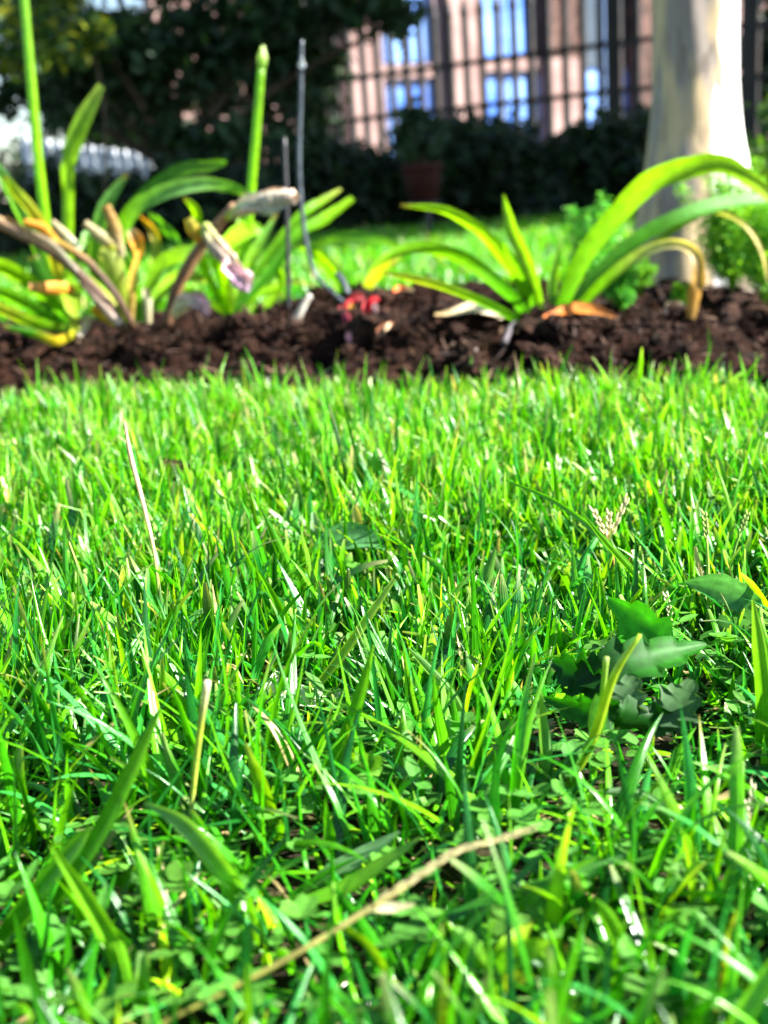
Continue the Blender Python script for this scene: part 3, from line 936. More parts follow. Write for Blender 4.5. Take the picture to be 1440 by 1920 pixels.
def build_pot():
    d = 4.6
    top, bot = P(790, 306, d), P(792, 378, d)
    cx, cy = top.x, top.y
    r = 38 * d / FPX
    root = empty('flower_pot', (cx, cy, 0), 'dull red flower pot on a thin grey stand in the shade', 'flower pot')
    link('pot', lathe('pot', [(0.001, bot.z), (r * 0.7, bot.z), (r * 0.92, top.z - 0.03), (r * 0.92, top.z - 0.029), (r, top.z - 0.028), (r, top.z), (r * 0.88, top.z), (r * 0.85, top.z - 0.02), (0.001, top.z - 0.02)], cx, cy), M_POT, root)
    link('stand_plate', lathe('stand_plate', [(0.001, bot.z - 0.012), (r * 0.8, bot.z - 0.012), (r * 0.8, bot.z - 0.002), (0.001, bot.z - 0.002)], cx, cy), M_STAKE, root)
    link('stand_pole', tube_mesh('stand_pole', [(cx + 0.015, cy, -0.01), (cx + 0.015, cy, bot.z - 0.012)], [0.012, 0.012], n=4, ns=10), M_STAKE, root)
    link('soil', lathe('soil', [(0.001, top.z - 0.012), (r * 0.85, top.z - 0.014)], cx, cy), M_SOIL, root)
    rg = np.random.default_rng(90)
    pr = empty('potted_plant', (cx, cy, top.z - 0.01), 'dark green leafy plant growing in the dull red pot', 'plant')
    c = P(785, 255, d)
    V, F, K, U = leaf_cloud([(c, (0.11, 0.1, 0.09), 1), (P(775, 230, d), (0.06, 0.07, 0.06), 0.4)], 420, 0.05, DARKG * 1.6, rg)
    link('foliage', np_mesh('foliage', V, F, K, U, smooth=False), M_TREE, pr)
    for k in range(5):
        a = k * 1.26
        link('stem', tube_mesh('stem', [(cx, cy, top.z - 0.02), c + Vector((math.cos(a) * 0.05, math.sin(a) * 0.05, 0))], [0.004, 0.002], n=6, ns=6), M_WOOD, pr)

def build_trunk():
    d = 2.02
    rows = [(-1250, 1290, 70), (-700, 1298, 76), (-300, 1302, 80), (0, 1303, 82), (150, 1303, 83), (250, 1303, 91), (330, 1306, 104), (420, 1306, 120), (500, 1308, 136), (580, 1310, 150)]
    base = P(1310, 580, d)
    root = empty('garden_tree', (base.x, base.y, bed_z(base.x, base.y)), 'pale smooth barked tree with a flaring base standing in the bed', 'tree')
    C = catmull([P(cx, py, d) for py, cx, r in rows], 90)
    R = np.interp(np.linspace(0, 1, 90), np.linspace(0, 1, len(rows)), [r for _, _, r in rows]) * depth(base) / FPX * 0.90
    ns = 72
    th = np.linspace(0, 2 * math.pi, ns, endpoint=False)
    rg = np.random.default_rng(17)
    flare = np.clip((np.linspace(0, 1, 90) - 0.55) / 0.45, 0, 1)
    V = []
    for i in range(90):
        z = C[i][2]
        r = R[i] * (1 + 0.025 * np.sin(3 * th + 1.0 + z * 2) + (0.02 + 0.05 * flare[i]) * np.sin(5 * th + 0.4) + 0.012 * np.sin(9 * th + z * 14) + 0.012 * (vnoise(th * 0.2 + 3, th * 0 + z, 0.09, 55) - 0.5))
        V.append(np.stack([C[i][0] + r * np.cos(th), C[i][1] + r * np.sin(th), np.full(ns, z)], 1))
    V = np.concatenate(V) - np.array((base.x, base.y, 0))
    i = np.arange(89)[:, None] * ns; j = np.arange(ns)[None]
    q = (j + 1) % ns
    F = np.stack([i + j, i + q, i + ns + q, i + ns + j], -1).reshape(-1, 4)[:, ::-1]
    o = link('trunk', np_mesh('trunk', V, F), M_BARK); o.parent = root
    o.location = (0, 0, -root.location.z)
    top = Vector(C[0])
    lobes = []
    for k in range(7):
        a = k * 0.9 + 0.3
        e = top + Vector((math.cos(a) * 0.75, math.sin(a) * 0.6, 0.75 + 0.25 * math.sin(k * 2.1)))
        link('limb', tube_mesh('limb', [top - Vector((0, 0, 0.15)), top.lerp(e, 0.5) + Vector((0, 0, 0.1)), e], [0.045, 0.03, 0.01], n=12, ns=9), M_WOOD, root)
        lobes.append((e, (0.42, 0.4, 0.3), 1))
    V, F, K, U = leaf_cloud(lobes, 330, 0.08, MIDG, rg)
    link('crown', np_mesh('crown', V, F, K, U, smooth=False), M_TREE, root)

# ------------------------------------------------------------------ plants in the bed
G1, G2, G3 = (0.13, 0.35, 0.006), (0.055, 0.22, 0.010), (0.22, 0.46, 0.005)
G4 = (0.12, 0.32, 0.07)
YG, YE, ORG = (0.30, 0.38, 0.02), (0.58, 0.42, 0.02), (0.60, 0.24, 0.02)
TAN, PAL, BRN = (0.34, 0.21, 0.06), (0.42, 0.36, 0.20), (0.09, 0.048, 0.026)
WHT, PNK = (0.58, 0.54, 0.42), (0.60, 0.38, 0.43)

def build_right_plants():
    d = 1.37
    b = on_bed(1000, 592)
    r = empty('strap_leaf_plant', b, 'green strap leaved plant arching left at the centre of the bed', 'plant', 'strap leaved plants in the bed')
    leaf('leaf', M_STRAP, r, [(1000, 600, d), (965, 515, d - .02), (905, 440, d - .05), (835, 396, d - .08), (750, 385, d - .1)], [24, 38, 36, 32, 22, 7], [G2, G1, G3, G3, G3], 38)
    leaf('leaf', M_STRAP, r, [(1018, 600, d + .03), (990, 500, d + .04), (960, 430, d + .05), (944, 366, d + .06)], [24, 34, 32, 26, 4], [G1, G3, G3], 20)
    leaf('leaf', M_STRAP, r, [(995, 606, d - .02), (950, 550, d - .05), (870, 490, d - .1), (800, 468, d - .12), (735, 478, d - .16), (690, 510, d - .18)], [26, 44, 46, 42, 34, 6], [G2, G2, G1, G1, G3], 48)
    leaf('leaf', M_STRAP, r, [(990, 612, d - .03), (930, 580, d - .08), (850, 545, d - .12), (770, 522, d - .14), (715, 512, d - .15)], [20, 28, 26, 22, 5], [G2, G1, YG, YG], 42)
    leaf('leaf', M_STRAP, r, [(1012, 600, d - .01), (985, 530, d - .03), (955, 478, d - .05), (945, 455, d - .07)], [20, 24, 18, 4], [G2, G1, G1], 30)
    d = 1.39
    b = on_bed(1055, 585)
    r = empty('strap_leaf_plant', b, 'green strap leaved plant arching right over the trunk base', 'plant', 'strap leaved plants in the bed')
    leaf('leaf', M_STRAP, r, [(1045, 598, d), (1085, 505, d - .02), (1140, 425, d - .04), (1215, 350, d - .07), (1290, 318, d - .1), (1355, 312, d - .12), (1415, 345, d - .15), (1475, 400, d - .17)], [30, 48, 56, 62, 60, 50, 36, 16], [G2, G1, G3, G3, G3, YG], 34, n=34)
    leaf('leaf', M_STRAP, r, [(1060, 598, d + .02), (1115, 525, d + .02), (1190, 455, d + .03), (1280, 405, d + .04), (1370, 380, d + .06), (1460, 372, d + .08)], [28, 40, 44, 42, 38, 20], [G2, G2, G2, G4, G4], 40, n=30)
    leaf('leaf', M_STRAP, r, [(1075, 592, d - .01), (1130, 530, d - .03), (1200, 478, d - .05), (1262, 458, d - .06), (1300, 474, d - .07), (1308, 520, d - .08), (1302, 562, d - .08), (1298, 598, d - .08)], [18, 24, 26, 24, 26, 34, 32, 22], [G1, G1, (0.36, 0.42, 0.16), (0.55, 0.46, 0.2), TAN, (0.42, 0.22, 0.05), TAN], 25, n=34, chan=0.3)
    leaf('leaf', M_STRAP, r, [(1068, 596, d + .04), (1150, 520, d + .05), (1250, 440, d + .06), (1330, 398, d + .05), (1392, 418, d + .04), (1428, 470, d + .03), (1440, 530, d + .02)], [16, 18, 18, 16, 14, 12, 5], [G1, G1, YG, (0.55, 0.46, 0.08), (0.6, 0.5, 0.15)], 30, n=30)
    leaf('leaf', M_STRAP, r, [(1040, 600, d + .05), (1036, 540, d + .06), (1042, 490, d + .07), (1050, 455, d + .08)], [18, 22, 18, 4], [G2, G1, G1], 10)
    # middle plant whose leaf nods towards the red petals
    d = 1.62
    b = on_bed(665, 560)
    r = empty('strap_leaf_plant', b, 'low strap leaved plant with bent leaves behind the red petals', 'plant', 'strap leaved plants in the bed')
    leaf('leaf', M_STRAP, r, [(672, 575, d), (690, 535, d - .02), (715, 500, d - .05), (745, 470, d - .07)], [16, 26, 30, 22], [YG, YG, YG], 20)
    leaf('leaf', M_STRAP, r, [(660, 575, d), (615, 510, d), (585, 470, d), (640, 446, d - .01), (700, 448, d - .04), (748, 470, d - .07), (735, 500, d - .08)], [14, 18, 20, 30, 30, 22, 10], [G1, G1, G1, G2, G1, YG], 45)
    leaf('leaf', M_STRAP, r, [(665, 575, d), (640, 520, d), (600, 478, d + .02), (555, 462, d + .04)], [14, 22, 20, 5], [G1, G3, G3], 35)
    leaf('leaf', M_STRAP, r, [(690, 548, d - .06), (705, 560, d - .08), (722, 580, d - .1)], [16, 22, 8], [WHT, (0.75, 0.6, 0.25), YE], 20)

def build_left_plants():
    d = 1.56
    GR = 'strap leaved plants in the bed'
    r = empty('strap_leaf_plant', on_bed(110, 610), 'leftmost strap leaved clump with tall thin stalks and yellowing leaves', 'plant', GR)
    tube('flower_stalk', M_STRAP, r, [(105, 600, d + .1), (92, 470, d + .1), (72, 300, d + .1), (56, 120, d + .1), (42, -40, d + .1)], [10, 9, 9, 8.5, 8], [G1, G3, (0.16, 0.36, 0.03)], ns=10)
    leaf('leaf', M_STRAP, r, [(120, 600, d + .06), (126, 470, d + .06), (127, 350, d + .06), (132, 285, d + .06), (160, 215, d + .05), (190, 160, d + .04)], [24, 28, 26, 30, 40, 36, 16], [G1, G3, G3, (0.18, 0.36, 0.03), (0.3, 0.42, 0.1)], 12, n=30)
    leaf('leaf', M_STRAP, r, [(120, 590, d), (95, 520, d), (55, 430, d), (10, 340, d - .02), (-20, 290, d - .03)], [22, 34, 34, 30, 12], [G2, G1, G4, G4], 30)
    leaf('leaf', M_STRAP, r, [(125, 590, d - .04), (100, 480, d - .05), (70, 410, d - .06), (30, 360, d - .07), (10, 330, d - .08)], [18, 26, 28, 26, 8], [YG, YE, YG, G1], 26)
    leaf('leaf', M_STRAP, r, [(130, 600, d - .05), (70, 545, d - .1), (10, 505, d - .14), (-50, 490, d - .18)], [24, 44, 46, 30], [G2, G1, G3, G3], 40)
    leaf('leaf', M_STRAP, r, [(125, 612, d - .06), (70, 585, d - .12), (5, 550, d - .18), (-50, 535, d - .2)], [24, 40, 40, 24], [G2, G2, G1, G4], 44)
    leaf('leaf', M_STRAP, r, [(135, 620, d - .06), (75, 610, d - .14), (20, 588, d - .2), (-40, 560, d - .24)], [20, 34, 34, 26], [(0.08, 0.15, 0.02), G1, YG, YG], 40)
    leaf('leaf', M_STRAP, r, [(150, 618, d - .06), (110, 640, d - .14), (60, 625, d - .18), (5, 612, d - .2)], [14, 26, 22, 10], [YG, YE, G2, G2], 30)
    leaf('leaf', M_STRAP, r, [(125, 600, d - .03), (135, 560, d - .05), (130, 545, d - .08), (140, 620, d - .12)], [26, 44, 50, 14], [G2, G3, (0.2, 0.38, 0.02), YG], 14)
    leaf('leaf', M_STRAP, r, [(110, 600, d), (90, 540, d), (75, 510, d), (62, 480, d)], [60, 80, 60, 20], [G2, G2, G2], 20)
    leaf('leaf', M_DRY, r, [(215, 612, d - .1), (195, 592, d - .11), (172, 578, d - .12)], [10, 24, 16], [YE, YE, ORG], 18)
    leaf('leaf', M_DRY, r, [(140, 545, d - .08), (105, 542, d - .1), (55, 540, d - .12)], [18, 28, 18], [ORG, ORG, (0.62, 0.3, 0.1)], 20)
    leaf('leaf', M_DRY, r, [(120, 470, d - .06), (80, 430, d - .07), (45, 415, d - .08)], [12, 22, 10], [YE, ORG, ORG], 20)

    r2 = empty('strap_leaf_plant', on_bed(250, 600), 'strap leaved clump with two long arching leaves and withered stubs', 'plant', GR)
    d = 1.6
    leaf('leaf', M_STRAP, r2, [(225, 600, d), (210, 500, d), (240, 410, d - .02), (300, 365, d - .04), (370, 348, d - .06), (430, 352, d - .08), (475, 370, d - .1)], [24, 36, 42, 42, 38, 30, 12], [G2, G1, G1, G4, (0.2, 0.4, 0.12), G1, G1], 34, n=32)
    leaf('leaf', M_STRAP, r2, [(240, 600, d + .06), (225, 470, d + .07), (262, 380, d + .07), (330, 325, d + .06), (395, 312, d + .04), (425, 305, d + .03)], [24, 36, 40, 38, 30, 10], [G2, G2, G2, (0.07, 0.2, 0.01), G1], 38, n=30)
    leaf('leaf', M_STRAP, r2, [(190, 600, d + .08), (180, 470, d + .08), (200, 385, d + .08), (240, 325, d + .08)], [22, 32, 34, 12], [G2, G1, G4, (0.14, 0.3, 0.08)], 20)
    leaf('leaf', M_STRAP, r2, [(225, 602, d - .08), (222, 540, d - .09), (205, 480, d - .1), (200, 460, d - .1)], [20, 46, 52, 20], [YG, (0.42, 0.5, 0.06), (0.5, 0.55, 0.16), YG], 14)
    leaf('leaf', M_STRAP, r2, [(255, 605, d), (250, 520, d), (215, 460, d), (165, 440, d - .02), (150, 470, d - .04)], [18, 26, 30, 24, 8], [G1, G1, G4, G1], 30)
    leaf('leaf', M_STRAP, r2, [(262, 600, d + .04), (290, 500, d + .06), (290, 440, d + .08), (262, 405, d + .09)], [16, 24, 22, 6], [G1, YG, ORG], 20)
    leaf('leaf', M_STRAP, r2, [(265, 598, d + .04), (330, 470, d + .1), (300, 420, d + .12), (280, 400, d + .13)], [18, 26, 24, 8], [G2, G2, G1], 30)
    leaf('leaf', M_STRAP, r2, [(262, 600, d), (300, 500, d + .02), (360, 475, d + .03), (410, 480, d + .04)], [20, 36, 40, 14], [G1, G3, G4], 30)
    leaf('leaf', M_STRAP, r2, [(272, 604, d - .04), (300, 550, d - .02), (340, 520, d), (400, 528, d)], [18, 34, 36, 12], [G1, G3, YG], 30)
    leaf('leaf', M_STRAP, r2, [(240, 606, d - .06), (245, 560, d - .06), (240, 520, d - .06)], [16, 30, 12], [G1, G3, G3], 10)
    leaf('leaf', M_DRY, r2, [(228, 480, d - .1), (215, 430, d - .1), (198, 385, d - .1)], [14, 26, 16], [PAL, TAN, (0.36, 0.2, 0.05)], 16)
    leaf('leaf', M_DRY, r2, [(225, 470, d - .1), (190, 445, d - .1), (158, 418, d - .11)], [14, 24, 14], [(0.5, 0.42, 0.1), PAL, PAL], 16)
    leaf('leaf', M_DRY, r2, [(262, 480, d - .08), (256, 450, d - .08), (245, 430, d - .08)], [16, 30, 14], [YE, ORG, PAL], 10)
    leaf('leaf', M_DRY, r2, [(245, 610, d - .1), (250, 520, d - .1), (262, 470, d - .09)], [10, 16, 8], [TAN, (0.45, 0.34, 0.04), ORG], 10)
    leaf('leaf', M_DRY, r2, [(278, 606, d - .1), (276, 560, d - .1), (272, 540, d - .1)], [12, 18, 10], [PAL, (0.5, 0.5, 0.3), PAL], 10)
    leaf('leaf', M_DRY, r2, [(150, 630, d - .16), (160, 610, d - .15), (168, 590, d - .15)], [8, 18, 8], [WHT, PAL, PAL], 10)
    leaf('leaf', M_DRY, r2, [(215, 575, d - .12), (190, 550, d - .12), (165, 520, d - .12)], [22, 20, 10], [(0.55, 0.6, 0.12), YG, YG], 16)
    leaf('leaf', M_DRY, r2, [(148, 470, d - .1), (120, 440, d - .1), (96, 415, d - .1)], [18, 20, 12], [(0.5, 0.6, 0.4), PAL, PAL], 14)

    r3 = empty('strap_leaf_plant', on_bed(430, 590), 'upright fan of bright green leaves left of the dark stake', 'plant', GR)
    d = 1.58
    tube('flower_stalk', M_STRAP, r3, [(455, 590, d + .06), (462, 470, d + .06), (470, 370, d + .06), (482, 230, d + .06), (490, 125, d + .06)], [9, 8.5, 8.5, 8, 7.5], [G1, G3, (0.16, 0.36, 0.02)], ns=10)
    tube('flower_bud', M_STRAP, r3, [(490, 128, d + .06), (492, 108, d + .06), (493, 86, d + .06)], [8, 10.5, 3], [(0.16, 0.36, 0.02), (0.35, 0.5, 0.15), (0.5, 0.6, 0.35)], n=10, ns=10)
    for pts, w, c, ro in [
        ([(425, 592), (400, 540), (375, 480), (368, 400), (345, 370)], [12, 18, 24, 22, 6], [G1, G3, G3], 24),
        ([(428, 592), (412, 530), (398, 470), (400, 420)], [10, 16, 18, 5], [G3, G3, G3], 20),
        ([(432, 592), (436, 520), (450, 450), (450, 390)], [12, 22, 26, 8], [YG, G3, G3], 16),
        ([(434, 592), (455, 530), (480, 470), (520, 400)], [12, 26, 30, 8], [G3, G3, G4], 24),
        ([(436, 592), (470, 560), (510, 515), (545, 440), (570, 395)], [12, 26, 28, 26, 8], [G2, G1, G4, G4], 28),
        ([(438, 594), (480, 555), (540, 530), (590, 535)], [12, 22, 22, 6], [G1, G3, YG], 40),
        ([(436, 592), (500, 520), (560, 440), (610, 410), (662, 372)], [10, 26, 30, 32, 16], [G2, G2, G1, G3], 34),
        ([(434, 592), (490, 500), (560, 410), (600, 380), (640, 355)], [10, 22, 26, 24, 8], [G2, G1, G1, YG], 34),
        ([(430, 592), (420, 530), (430, 460), (470, 430), (500, 440)], [12, 30, 44, 40, 10], [G3, G3, (0.16, 0.4, 0.02)], 20),
        ([(424, 594), (385, 560), (345, 545), (320, 560)], [10, 20, 20, 6], [G3, G1, YG], 35),
        ([(433, 593), (445, 540), (440, 500), (420, 480)], [12, 26, 24, 8], [YG, (0.2, 0.45, 0.02), (0.2, 0.45, 0.02)], 14),
        ([(437, 593), (500, 570), (525, 520), (500, 480)], [10, 24, 28, 10], [G1, G3, G3], 24)]:
        leaf('leaf', M_STRAP, r3, [(x, y, d + 0.02 * k * (1 if x > 430 else -1)) for k, (x, y) in enumerate(pts)], w, c, ro)

    # old brown flower stems with withered blooms
    d = 1.44
    GS = 'old brown flower stems'
    s = empty('withered_stem', P(235, 612, d), 'long brown withered stem slanting down from the left edge', 'stem', GS)
    tube('stem', M_DRY, s, [(238, 625, d), (205, 575, d), (160, 525, d), (110, 480, d), (55, 445, d + .02), (5, 420, d + .04), (-40, 400, d + .05)], [9, 10, 10, 10, 11, 12, 11], [BRN, (0.09, 0.05, 0.03), BRN, (0.3, 0.2, 0.13), TAN], lump=0.06, ns=10)
    leaf('sheath', M_DRY, s, [(145, 510, d - .012), (100, 462, d - .014), (60, 440, d - .012), (10, 408, d)], [8, 15, 16, 9], [(0.36, 0.34, 0.26), (0.34, 0.28, 0.18), (0.24, 0.17, 0.1), (0.22, 0.14, 0.05)], 20)
    leaf('sheath', M_DRY, s, [(225, 608, d - .016), (205, 590, d - .018), (150, 530, d - .016)], [12, 18, 8], [(0.6, 0.5, 0.45), (0.4, 0.3, 0.24), BRN], 20)
    s = empty('withered_stem', P(250, 600, d + .04), 'thin dark withered stem between the yellow leaves at left', 'stem', GS)
    tube('stem', M_DRY, s, [(252, 615, d + .04), (215, 550, d + .03), (170, 495, d + .03), (135, 470, d + .03), (95, 450, d + .04)], [7, 7, 7, 8, 8], [BRN, (0.07, 0.04, 0.025), (0.2, 0.12, 0.04), (0.4, 0.28, 0.04)], lump=0.08, ns=8)
    s = empty('withered_stem', P(318, 600, d), 'thick brown withered stem leaning right with pale hanging blooms', 'stem', GS)
    tube('stem', M_DRY, s, [(312, 615, d), (328, 550, d), (362, 485, d), (405, 425, d - .01), (440, 385, d - .02)], [9, 11, 12, 11, 8], [BRN, (0.22, 0.11, 0.05), (0.3, 0.17, 0.09), (0.3, 0.18, 0.1)], lump=0.05, ns=10)
    bloom(s, [(425, 408, d - .02), (460, 390, d - .03), (510, 375, d - .04), (552, 368, d - .05)], [8, 14, 20, 14], [YG, WHT, (0.52, 0.46, 0.35), (0.5, 0.4, 0.32)], 301)
    bloom(s, [(385, 425, d - .02), (405, 460, d - .04), (430, 490, d - .05), (442, 512, d - .055), (455, 530, d - .06), (463, 545, d - .06)], [10, 18, 15, 15, 20, 8], [(0.4, 0.5, 0.12), (0.5, 0.38, 0.3), (0.54, 0.44, 0.38), PNK, (0.62, 0.42, 0.5)], 302)
    bloom(s, [(325, 590, d - .03), (350, 566, d - .04), (378, 566, d - .05), (388, 590, d - .05)], [8, 13, 14, 8], [(0.6, 0.62, 0.25), (0.7, 0.6, 0.4), PNK, (0.7, 0.4, 0.45)], 303)
    leaf('dry_sheath', M_DRY, s, [(372, 455, d - .02), (362, 430, d - .025), (352, 410, d - .03)], [14, 26, 14], [ORG, (0.4, 0.3, 0.03), (0.4, 0.38, 0.05)], 14)

def bloom(parent, pts, rpx, cols, seed):
    o = tube('withered_bloom', M_DRY, parent, pts, [v * 1.0 for v in rpx], cols, lump=0.16, ns=9, n=22, seed=seed)
    rg = np.random.default_rng(seed)
    for k in range(5):
        off = [(x + rg.normal(0, rpx[min(i, len(rpx) - 1)] * 0.45), y + rg.normal(0, rpx[min(i, len(rpx) - 1)] * 0.45), d - 0.004 - 0.004 * rg.random()) for i, (x, y, d) in enumerate(pts)]
        c2 = [tuple(min(1, v * rg.uniform(0.8, 1.2)) for v in c) for c in cols]
        leaf('petal', M_DRY, o, off, [rpx[0] * 0.7] + [v * rg.uniform(0.9, 1.6) for v in rpx[1:-1]] + [rpx[-1] * 0.5], c2, rg.uniform(-40, 60), n=16, nc=5, chan=0.35, twist=rg.uniform(-60, 60))
    return o

def petal(parent, px, py, d, size, col, az, mat=M_DRY, asp=0.6):
    c = P(px, py, d); k = size * depth(c) / FPX
    a = rad(az)
    dr = (RT * math.cos(a) + UP * math.sin(a)) * k * 0.5
    path = [c - dr, c + Vector((0, 0, 0.1 * k)), c + dr + Vector((0, 0.2 * k, 0))]
    return link('petal', ribbon_mesh('petal', path, [k * asp * 0.4, k * asp, k * asp * 0.5], [col, tuple(min(1, 1.25 * v) for v in col), col], 25, chan=0.35, n=9, nc=5), mat, parent)

def build_bed_bits():
    # stake and hose
    b = P(540, 600, 1.5)
    s = empty('plant_stake', b, 'thin dark plastic stake standing upright in the soil', 'stake')
    tube('rod', M_STAKE, s, [(541, 605, 1.5), (539, 430, 1.5), (533, 258, 1.5)], [5, 4.6, 4], ns=10)
    s = empty('drip_tube', on_bed(645, 552), 'thin grey blue irrigation tube rising in a curve from the soil', 'tube')
    tube('tube', M_HOSE, s, [(672, 590, 1.47), (632, 556, 1.48), (592, 515, 1.5), (574, 455, 1.5), (563, 360, 1.5), (561, 280, 1.5), (564, 190, 1.5), (565, 122, 1.5), (566, 75, 1.5)], [3, 3.6, 4, 4.4, 4.4, 4.2, 4, 3.8, 3], ns=10, n=40)
    tube('nozzle', M_HOSE, s, [(565, 136, 1.5), (565, 120, 1.5), (565, 106, 1.5)], [4.2, 5.5, 3.6], ns=12, n=8)
    c = P(566, 122, 1.482)
    V, F = ICO3
    tag(link('water_drop', np_mesh('water_drop', V * 0.0045 + np.array(c), F), M_DEW), 'bright water drop hanging at the top of the grey tube', 'drop')
    s = empty('drip_tube', on_bed(648, 548), 'short teal tube stub beside the red petals', 'tube')
    tube('stub', M_HOSE, s, [(652, 552, 1.49), (644, 530, 1.5), (632, 512, 1.51)], [6, 6, 5], ns=8, n=8)
    # fallen red flower
    d = on_bed(670, 590).y
    f = empty('fallen_red_flower', P(672, 610, d), 'fallen crimson flower with curled petals lying on the dark soil', 'flower')
    RED, RD2, PK = (0.32, 0.006, 0.012), (0.14, 0.005, 0.008), (0.38, 0.06, 0.10)
    for px, py, sz, c, az in [(655, 575, 26, RED, 60), (690, 580, 34, RED, 95), (700, 566, 26, RED, 30), (652, 600, 30, PK, 110), (665, 622, 24, PK, 60), (655, 634, 22, (0.6, 0.25, 0.28), 100),
                              (668, 562, 34, RD2, 10), (640, 585, 24, RD2, 80), (684, 600, 26, RED, 75), (660, 580, 20, (0.45, 0.22, 0.02), 90), (676, 556, 20, RD2, 140), (705, 578, 18, (0.6, 0.4, 0.42), 100)]:
        petal(f, px, py, on_bed(px, py, 0.024).y, sz * 1.0, c, az)
    # loose bits on the soil: each lies on its own
    def twig(px0, py0, px1, py1, r, col, label, mat=M_DRY, name='twig', cat='twig', lift=0.012):
        a, b = on_bed(px0, py0, lift), on_bed(px1, py1, lift)
        if abs(a.y - b.y) > 0.25: b = P(px1, py1, a.y)
        k = depth(a) / FPX
        m = (a + b) / 2 + Vector((0, 0, 0.003))
        tag(link(name, tube_mesh(name, [a, m, b], [r * k, r * k * 1.1, r * k * 0.8], [col, col, tuple(v * 0.8 for v in col)], n=8, ns=8, lump=0.08), mat), label, cat)
    twig(553, 608, 582, 552, 7, (0.55, 0.52, 0.46), 'pale grey twig poking out of the soil beside the dark stake')
    twig(722, 632, 730, 608, 6, (0.5, 0.36, 0.22), 'small curled tan twig right of the red petals')
    twig(700, 628, 738, 605, 4, (0.25, 0.09, 0.04), 'thin reddish brown twig beside the curled tan one')
    twig(945, 645, 965, 605, 6, (0.10, 0.09, 0.10), 'small dark grey twig below the centre plant')
    twig(872, 680, 892, 655, 5, (0.2, 0.16, 0.15), 'short brown twig at the front edge of the soil')
    def dead(pts, w, cols, label, roll=50, name='dead_leaf', lift=0.016):
        path = [on_bed(x, y, lift) for x, y in pts]
        path = [Vector((p.x, path[0].y + (p.y - path[0].y) * 0.6, max(p.z, bed_z(p.x, p.y) + lift))) for p in path]
        k = depth(path[0]) / FPX
        tag(link(name, ribbon_mesh(name, path, [v * k for v in w], cols, roll, chan=0.25, n=16), M_DRY), label, 'dead leaf', 'fallen leaves on the bed')
    dead([(815, 592), (850, 590), (890, 580), (925, 590), (945, 605)], [8, 20, 36, 34, 10], [(0.5, 0.36, 0.16), (0.6, 0.48, 0.3), (0.68, 0.56, 0.46), (0.5, 0.38, 0.3)], 'pale cream dead leaf lying left of the centre plant')
    dead([(1020, 596), (1070, 582), (1110, 584), (1160, 598)], [8, 34, 32, 8], [(0.4, 0.12, 0.02), (0.5, 0.16, 0.02), (0.42, 0.16, 0.03), (0.3, 0.12, 0.04)], 'rusty orange dead leaf at the foot of the right plant')
    dead([(1250, 570), (1275, 575), (1300, 590)], [8, 20, 6], [(0.45, 0.36, 0.25), (0.5, 0.4, 0.3), (0.4, 0.3, 0.2)], 'small tan dead leaf below the withered leaf tip')
    dead([(430, 602), (445, 610), (470, 622)], [6, 16, 5], [(0.4, 0.2, 0.12), (0.45, 0.24, 0.15), (0.3, 0.18, 0.12)], 'small reddish dead leaf at the foot of the green fan')
    dead([(740, 548), (752, 540), (775, 548)], [8, 20, 8], [(0.5, 0.1, 0.03), (0.55, 0.18, 0.05), (0.6, 0.5, 0.3)], 'orange red dead leaf on the soil behind the red petals')

def fern_plant(label, px, py, d, hpx, n, seed, cols=MIDG, spread=0.5):
    """lacy weed: several stems, each with feathery fronds"""
    rg = np.random.default_rng(seed)
    base = P(px, py, d); base.z = bed_z(base.x, base.y)
    k = depth(base) / FPX
    root = empty('lacy_weed', base, label, 'weed', 'lacy weeds around the tree base')
    Vs, Fs, Ks, Us = [], [], [], []
    off = 0
    for s in range(n):
        a = rg.uniform(0, 6.28); L = hpx * k * rg.uniform(0.5, 1.1)
        lean = rg.uniform(0.05, spread)
        tip = base + Vector((math.cos(a) * L * lean, math.sin(a) * L * lean * 0.5, L))
        mid = (base + tip) / 2 + Vector((0, 0, L * 0.06))
        link('stem', tube_mesh('stem', [base, mid, tip], [0.0013, 0.001, 0.0005], [G1, G1, G3], n=8, ns=5), M_BROAD, root)
        C = catmull([base, mid, tip], 18)
        for i in range(5, 18):
            for q in range(9):
                dr = rg.standard_normal(3); dr[2] = abs(dr[2]) * 0.4; dr /= np.linalg.norm(dr)
                ln = L * 0.20 * (1.15 - i / 18) * rg.uniform(0.6, 1.2) + 0.004
                p0 = C[i]; p1 = p0 + dr * ln
                sd = np.cross(dr, rg.standard_normal(3)); sd /= np.linalg.norm(sd)
                w = 0.0014
                nl = 4
                for z in range(nl):
                    c = p0 + (p1 - p0) * (z + 1) / nl
                    e = dr * 0.6 + sd * (1 if z % 2 else -1) * 0.8
                    e = e / np.linalg.norm(e) * ln * 0.42
                    sw = np.cross(e, rg.standard_normal(3)); sw = sw / np.linalg.norm(sw) * w
                    V = np.array([c - sw * 0.4, c + e * 0.55 + sw, c + e, c + e * 0.5 - sw])
                    col = cols[rg.integers(len(cols))] * rg.uniform(1.0, 2.2)
                    Vs.append(V); Fs.append(np.array([(0, 1, 2, 3)]) + off); Ks.append(np.repeat(col[None], 4, 0)); Us.append(np.array((0, 1, 0, -1.0))); off += 4
    link('fronds', np_mesh('fronds', np.concatenate(Vs), np.concatenate(Fs), np.concatenate(Ks), np.concatenate(Us)), M_BROAD, root)

